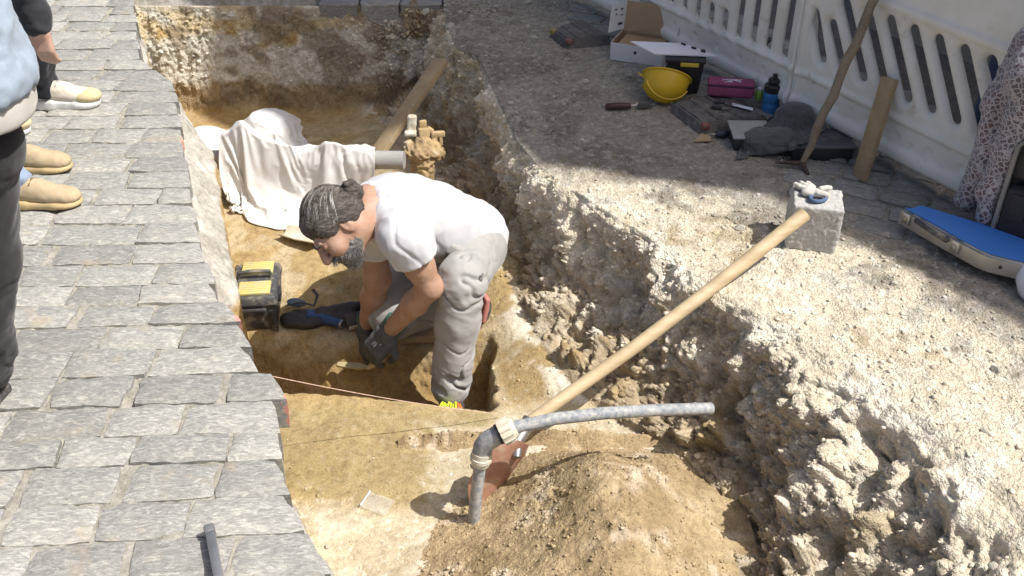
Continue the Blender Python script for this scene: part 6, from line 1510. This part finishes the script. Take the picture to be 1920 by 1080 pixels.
# trowel in the hand
tp0 = at(690, 690, zc=3.46); tp1 = at(632, 684, zc=3.49)
TW = thing('trowel', tp0, 'trowel with pale wooden-yellow blade held in the man\'s gloved hands', 'trowel')
MB().tube([g1(.10, .03, -.03), (g1(.10, .03, -.03) + tp0) / 2, tp0], [.011, .012, .008], 10).build('handle', M_WOODN, TW)
dv = (tp1 - tp0); sv = dv.cross(Vector((0, 0, 1))).normalized()
b = MB(); pts = [tp0 + sv * .006, tp0 + dv * .3 + sv * .016, tp1 + sv * .010, tp1 - sv * .010, tp0 + dv * .3 - sv * .016, tp0 - sv * .006]; k_ = 6
b.add([p[:] for p in pts] + [(p + Vector((0, -.003, .008)))[:] for p in pts], [list(range(k_))[::-1], list(range(k_, 2 * k_))] + [[i, (i + 1) % k_, k_ + (i + 1) % k_, k_ + i] for i in range(k_)]); b.build('blade', simple('worn_yellow_blade', (.58, .48, .26), (.46, .37, .2), .5, 20, metal=.2), TW, smooth=False)

# ---------------------------------------------------------------- onlookers
def onlooker(label, loc, hips, legs, torso, head, arms, m_leg, m_top, m_shoe, m_sole, face, vox=.009, lace=None, toe=None, skin_m=None, hem=None, knit=None, hairc=None, leg_mats=None):
    """legs: two (hip, knee, ankle) triples; torso: points waist..neck with radii; arms: two (shoulder, elbow, wrist)"""
    P = thing('person', loc, label, 'person', 'onlookers beside the trench'); fd = Vector((math.cos(face), math.sin(face), 0)); sdv_ = Vector((-fd.y, fd.x, 0))
    sk_ = [ell(head, (.095, .078, .115), Matrix((fd, sdv_, Vector((0, 0, 1)))).transposed(), .02), ell(head + fd * .045 - Vector((0, 0, .06)), (.05, .05, .06), k=.03), cap(head + fd * .095 - Vector((0, 0, .005)), head + fd * .115 - Vector((0, 0, .035)), .010, .013, .01), ell(head + sdv_ * .08, (.02, .012, .03), k=.006), ell(head - sdv_ * .08, (.02, .012, .03), k=.006), cap(head - Vector((0, 0, .06)) - fd * .015, torso[-1][0], .055, .06, .03), cap(torso[-1][0], torso[-2][0], .06, .08, .03)]
    for (s_, e_, w_) in arms:
        sk_ += [cap(s_, e_, .045, .038, .02), cap(e_, w_, .038, .028, .02)]
        dr = (w_ - e_).normalized(); ac = dr.cross(fd if abs(dr.dot(fd)) < .9 else sdv_).normalized()
        sk_ += [rbx(w_ + dr * .042, (.038, .032, .013), Matrix((dr, dr.cross(ac), ac)).transposed(), .012, .012)]
        wd_ = dr.cross(ac)
        for i, (o_, ln) in enumerate(((-.023, .052), (-.008, .062), (.008, .058), (.023, .046))):
            k0 = w_ + dr * .074 + wd_ * o_; k1_ = k0 + (dr + ac * .45 * (1 if ac.dot(fd) > 0 else -1)).normalized() * ln * .55; k2_ = k1_ + (dr + ac * 1.3 * (1 if ac.dot(fd) > 0 else -1)).normalized() * ln * .45
            sk_ += [cap(k0, k1_, .0088, .0080, .002), cap(k1_, k2_, .0080, .0068, .002)]
        sk_ += [cap(w_ + dr * .02 + wd_ * .03, w_ + dr * .075 + wd_ * .055, .0115, .0085, .008)]
    body('body', sk_, .0075, skin_m or M_SKIN2, P)
    hc_ = hairc or M_HAIR
    body('hair', [ell(head + Vector((0, 0, .018)) - fd * .014, (.100, .087, .112), Matrix((fd, sdv_, Vector((0, 0, 1)))).transposed(), .01), ('-',) + ell(head + fd * .10 - Vector((0, 0, .05)), (.075, .10, .10), None, .01)], .0075, hc_, P, lambda V, N: .004 * ridged(V, 30, 2))
    tp = [cap(a[0], b_[0], a[1], b_[1], .05) for a, b_ in zip(torso[:-1], torso[1:])]
    for a in torso[:-1]:
        tp += [ell(a[0] + sdv_ * .05, (a[1],) * 3, None, .04), ell(a[0] - sdv_ * .05, (a[1],) * 3, None, .04)]
    for (s_, e_, w_) in arms: tp += [cap(torso[-2][0], s_, .09, .075, .04), cap(s_, e_, .068, .058, .03), cap(e_, w_ + (e_ - w_) * .06, .050, .037, .02)]
    if hem is not None: tp += [slab_cut(Vector((torso[0][0].x, torso[0][0].y, hem)), Vector((0, 0, -1)), .30)]
    body('jacket', tp, vox, m_top, P, lambda V, N: .010 * (ridged(V * np.array([1, 1, 1.3]), 8, 3, seed=4) - .25), it=1)
    if knit is not None:
        kt = [ell(Vector((torso[0][0].x, torso[0][0].y, hem + .01)) + sdv_ * q * .05, (knit[1], knit[1], .2), None, .04) for q in (-1, 1)] + [slab_cut(Vector((torso[0][0].x, torso[0][0].y, knit[2])), Vector((0, 0, -1)), .30), slab_cut(Vector((torso[0][0].x, torso[0][0].y, hem + .05)), Vector((0, 0, 1)), .30)]
        body('sweater', kt, .007, knit[0], P, lambda V, N: .004 * fbm(V, 14, 2))
    for i, (h_, k_, a_) in enumerate(legs):
        mt = m_leg if leg_mats is None else leg_mats[i]
        body('trouser_leg', [cap((legs[0][0] + legs[1][0]) / 2 + Vector((0, 0, .03)), h_, .105, .10, .04), cap(h_, k_, .092, .074, .04), cap(k_, a_ + (k_ - a_) * .3, .074, .068, .03), cap(a_ + (k_ - a_) * .3, a_ + Vector((0, 0, -.02)), .064, .056, .03), slab_cut(a_ - Vector((0, 0, .035)), Vector((0, 0, -1)), .1)], vox, mt, P, lambda V, N: .009 * (ridged(V * np.array([1, 1, .8]), 8.5, 3, seed=7 + i) - .25) * (.5 + .9 * sstep(.45, .1, V[:, 2])), it=1)
        shoe(P, Vector((a_.x, a_.y, .006)) - fd * .050, fd, .272, m_shoe, m_sole, lace, toe, sole_t=1.45 if toe is not None else 1.0)
    return P
M_DENIM = cloth_mat('washed_denim', (.36, .43, .52), .9, 600, .80, sc_=20); M_CHAR = cloth_mat('charcoal_trouser', (.035, .034, .037), .85, 900, .85)
M_KNIT = cloth_mat('cream_knit', (.66, .63, .58), .95, 200, .85); M_JEAN = cloth_mat('pale_jeans', (.30, .38, .52), .9, 700, .85); M_NAVY = cloth_mat('black_jeans', (.012, .013, .018), .9, 700, .85); M_DKJ = cloth_mat('dark_denim_jacket', (.045, .047, .055), .9, 700, .8); M_BLUEJ = cloth_mat('blue_jeans', (.085, .12, .20), .9, 700, .8)
M_TANS = simple('tan_suede', (.47, .37, .235), (.41, .32, .20), .9, 40, 200, .2, .001); M_GUM = simple('gum_sole', (.50, .38, .19), (.43, .32, .16), .6, 20); M_CREAMS = simple('cream_mesh_shoe', (.66, .61, .50), (.60, .55, .44), .85, 50, 300, .3, .001); M_WSOLE = simple('white_sole', (.78, .77, .75), None, .6, 30); M_TOEY = simple('yellow_suede', (.62, .52, .30), (.56, .46, .26), .9, 40); M_BRLACE = simple('brown_lace', (.16, .11, .06), None, .8, 40, bstr=0); M_GREYL = simple('grey_lace', (.30, .30, .32), None, .8, 40, bstr=0)
Vc = Vector
# nearest: washed denim jacket, cream sweater, charcoal trousers
hA = at(-62, 262, Z=.78); kA = at(-34, 480, Z=.47); aA = at(-40, 705, Z=.085)
onlooker('onlooker in pale denim jacket, cream knitted sweater and charcoal trousers, nearest the camera', (aA.x, aA.y, 0), None,
         [(hA, kA, aA), (hA + Vc((-.16, .02, 0)), kA + Vc((-.20, .06, 0)), aA + Vc((-.20, .10, 0)))],
         [(Vc((hA.x - .035, hA.y, .92)), .150), (Vc((hA.x - .04, hA.y, 1.05)), .140), (Vc((hA.x - .04, hA.y, 1.25)), .13), (Vc((hA.x - .02, hA.y, 1.40)), .07)],
         Vc((hA.x + .02, hA.y, 1.58)),
         [(Vc((hA.x - .02, hA.y - .17, 1.32)), Vc((hA.x - .12, hA.y - .24, 1.16)), Vc((hA.x + .08, hA.y - .12, 1.30))), (Vc((hA.x - .05, hA.y + .17, 1.32)), Vc((hA.x - .14, hA.y + .22, 1.16)), Vc((hA.x + .05, hA.y + .12, 1.30)))],
         M_CHAR, M_DENIM, M_SHOED, M_BLACKD, -1.75, .0085, None, None, None, .895, (M_KNIT, .148, .832))
# second: pale jeans, tan shoes, dark jacket, hand hanging
tC = at(60, 384, Z=0.0); tC2 = at(20, 318, Z=0.0)
aC = Vc((tC.x - .05, tC.y, .085)); aC2 = Vc((tC2.x, tC2.y, .085)); hnd = at(72, 55, Y=2.97)
onlooker('onlooker in dark jacket, pale jeans and tan shoes with gum soles', (aC.x, aC.y, 0), None,
         [(Vc((aC.x - .16, aC.y + .04, .82)), Vc((aC.x - .05, aC.y + .02, .45)), aC), (Vc((aC2.x - .14, aC2.y + .02, .82)), Vc((aC2.x - .05, aC2.y, .45)), aC2)],
         [(Vc((aC.x - .14, aC.y + .10, .92)), .13), (Vc((aC.x - .04, aC.y + .10, 1.10)), .13), (Vc((aC.x + .06, aC.y + .10, 1.24)), .13), (Vc((aC.x + .12, aC.y + .10, 1.36)), .07)],
         Vc((aC.x + .20, aC.y + .10, 1.50)),
         [(Vc((aC.x + .08, aC.y - .08, 1.26)), Vc((hnd.x - .01, hnd.y + .0, hnd.z + .28)), hnd), (Vc((aC.x + .05, aC.y + .28, 1.26)), Vc((aC.x + .02, aC.y + .34, 1.0)), Vc((aC.x + .05, aC.y + .3, .78)))],
         M_JEAN, M_DKJ, M_TANS, M_GUM, -0.03, .0085, M_BRLACE)
# third: black and blue jeans, cream sneakers
tD = at(75, 198, Z=0.0); tD2 = at(-62, 250, Z=0.0)
aD = Vc((tD.x + .02, tD.y, .09)); aD2 = Vc((tD2.x + .02, tD2.y, .09)); 
onlooker('onlooker in black jeans and cream sneakers with white soles, farthest along the pavement', (aD.x, aD.y, 0), None,
         [(Vc((aD.x - .06, aD.y - .02, .84)), Vc((aD.x - .01, aD.y, .46)), aD), (Vc((aD2.x - .02, aD2.y + .08, .84)), Vc((aD2.x, aD2.y + .03, .46)), aD2)],
         [(Vc((aD.x - .10, aD.y - .12, .95)), .13), (Vc((aD.x - .09, aD.y - .12, 1.12)), .13), (Vc((aD.x - .08, aD.y - .12, 1.30)), .13), (Vc((aD.x - .07, aD.y - .12, 1.44)), .07)],
         Vc((aD.x - .04, aD.y - .12, 1.62)),
         [(Vc((aD.x - .08, aD.y - .30, 1.36)), Vc((aD.x - .1, aD.y - .36, 1.08)), Vc((aD.x - .02, aD.y - .33, .85))), (Vc((aD.x - .08, aD.y + .06, 1.36)), Vc((aD.x - .1, aD.y + .12, 1.08)), Vc((aD.x - .02, aD.y + .1, .85)))],
         M_NAVY, M_DKJ, M_CREAMS, M_WSOLE, -0.02, .0085, M_GREYL, M_TOEY)
# behind the barrier
pE = fpt(1.60, 0, -.30); fE = math.atan2(FD.y, FD.x) + 1.2
onlooker('passer-by in blue jeans standing behind the slotted barrier', (pE.x, pE.y, 0), None,
         [(fpt(1.58, .84, -.36), fpt(1.57, .46, -.33), fpt(1.56, .09, -.32)), (fpt(1.80, .84, -.36), fpt(1.82, .46, -.34), fpt(1.84, .09, -.40))],
         [(fpt(1.69, .95, -.36), .13), (fpt(1.69, 1.12, -.36), .13), (fpt(1.69, 1.30, -.36), .13), (fpt(1.69, 1.44, -.36), .07)], fpt(1.69, 1.62, -.33),
         [(fpt(1.50, 1.36, -.36), fpt(1.46, 1.08, -.38), fpt(1.48, .85, -.33)), (fpt(1.88, 1.36, -.36), fpt(1.94, 1.08, -.38), fpt(1.92, .85, -.33))],
         M_BLUEJ, M_DKJ, M_CREAMS, M_WSOLE, fE, .012, None)
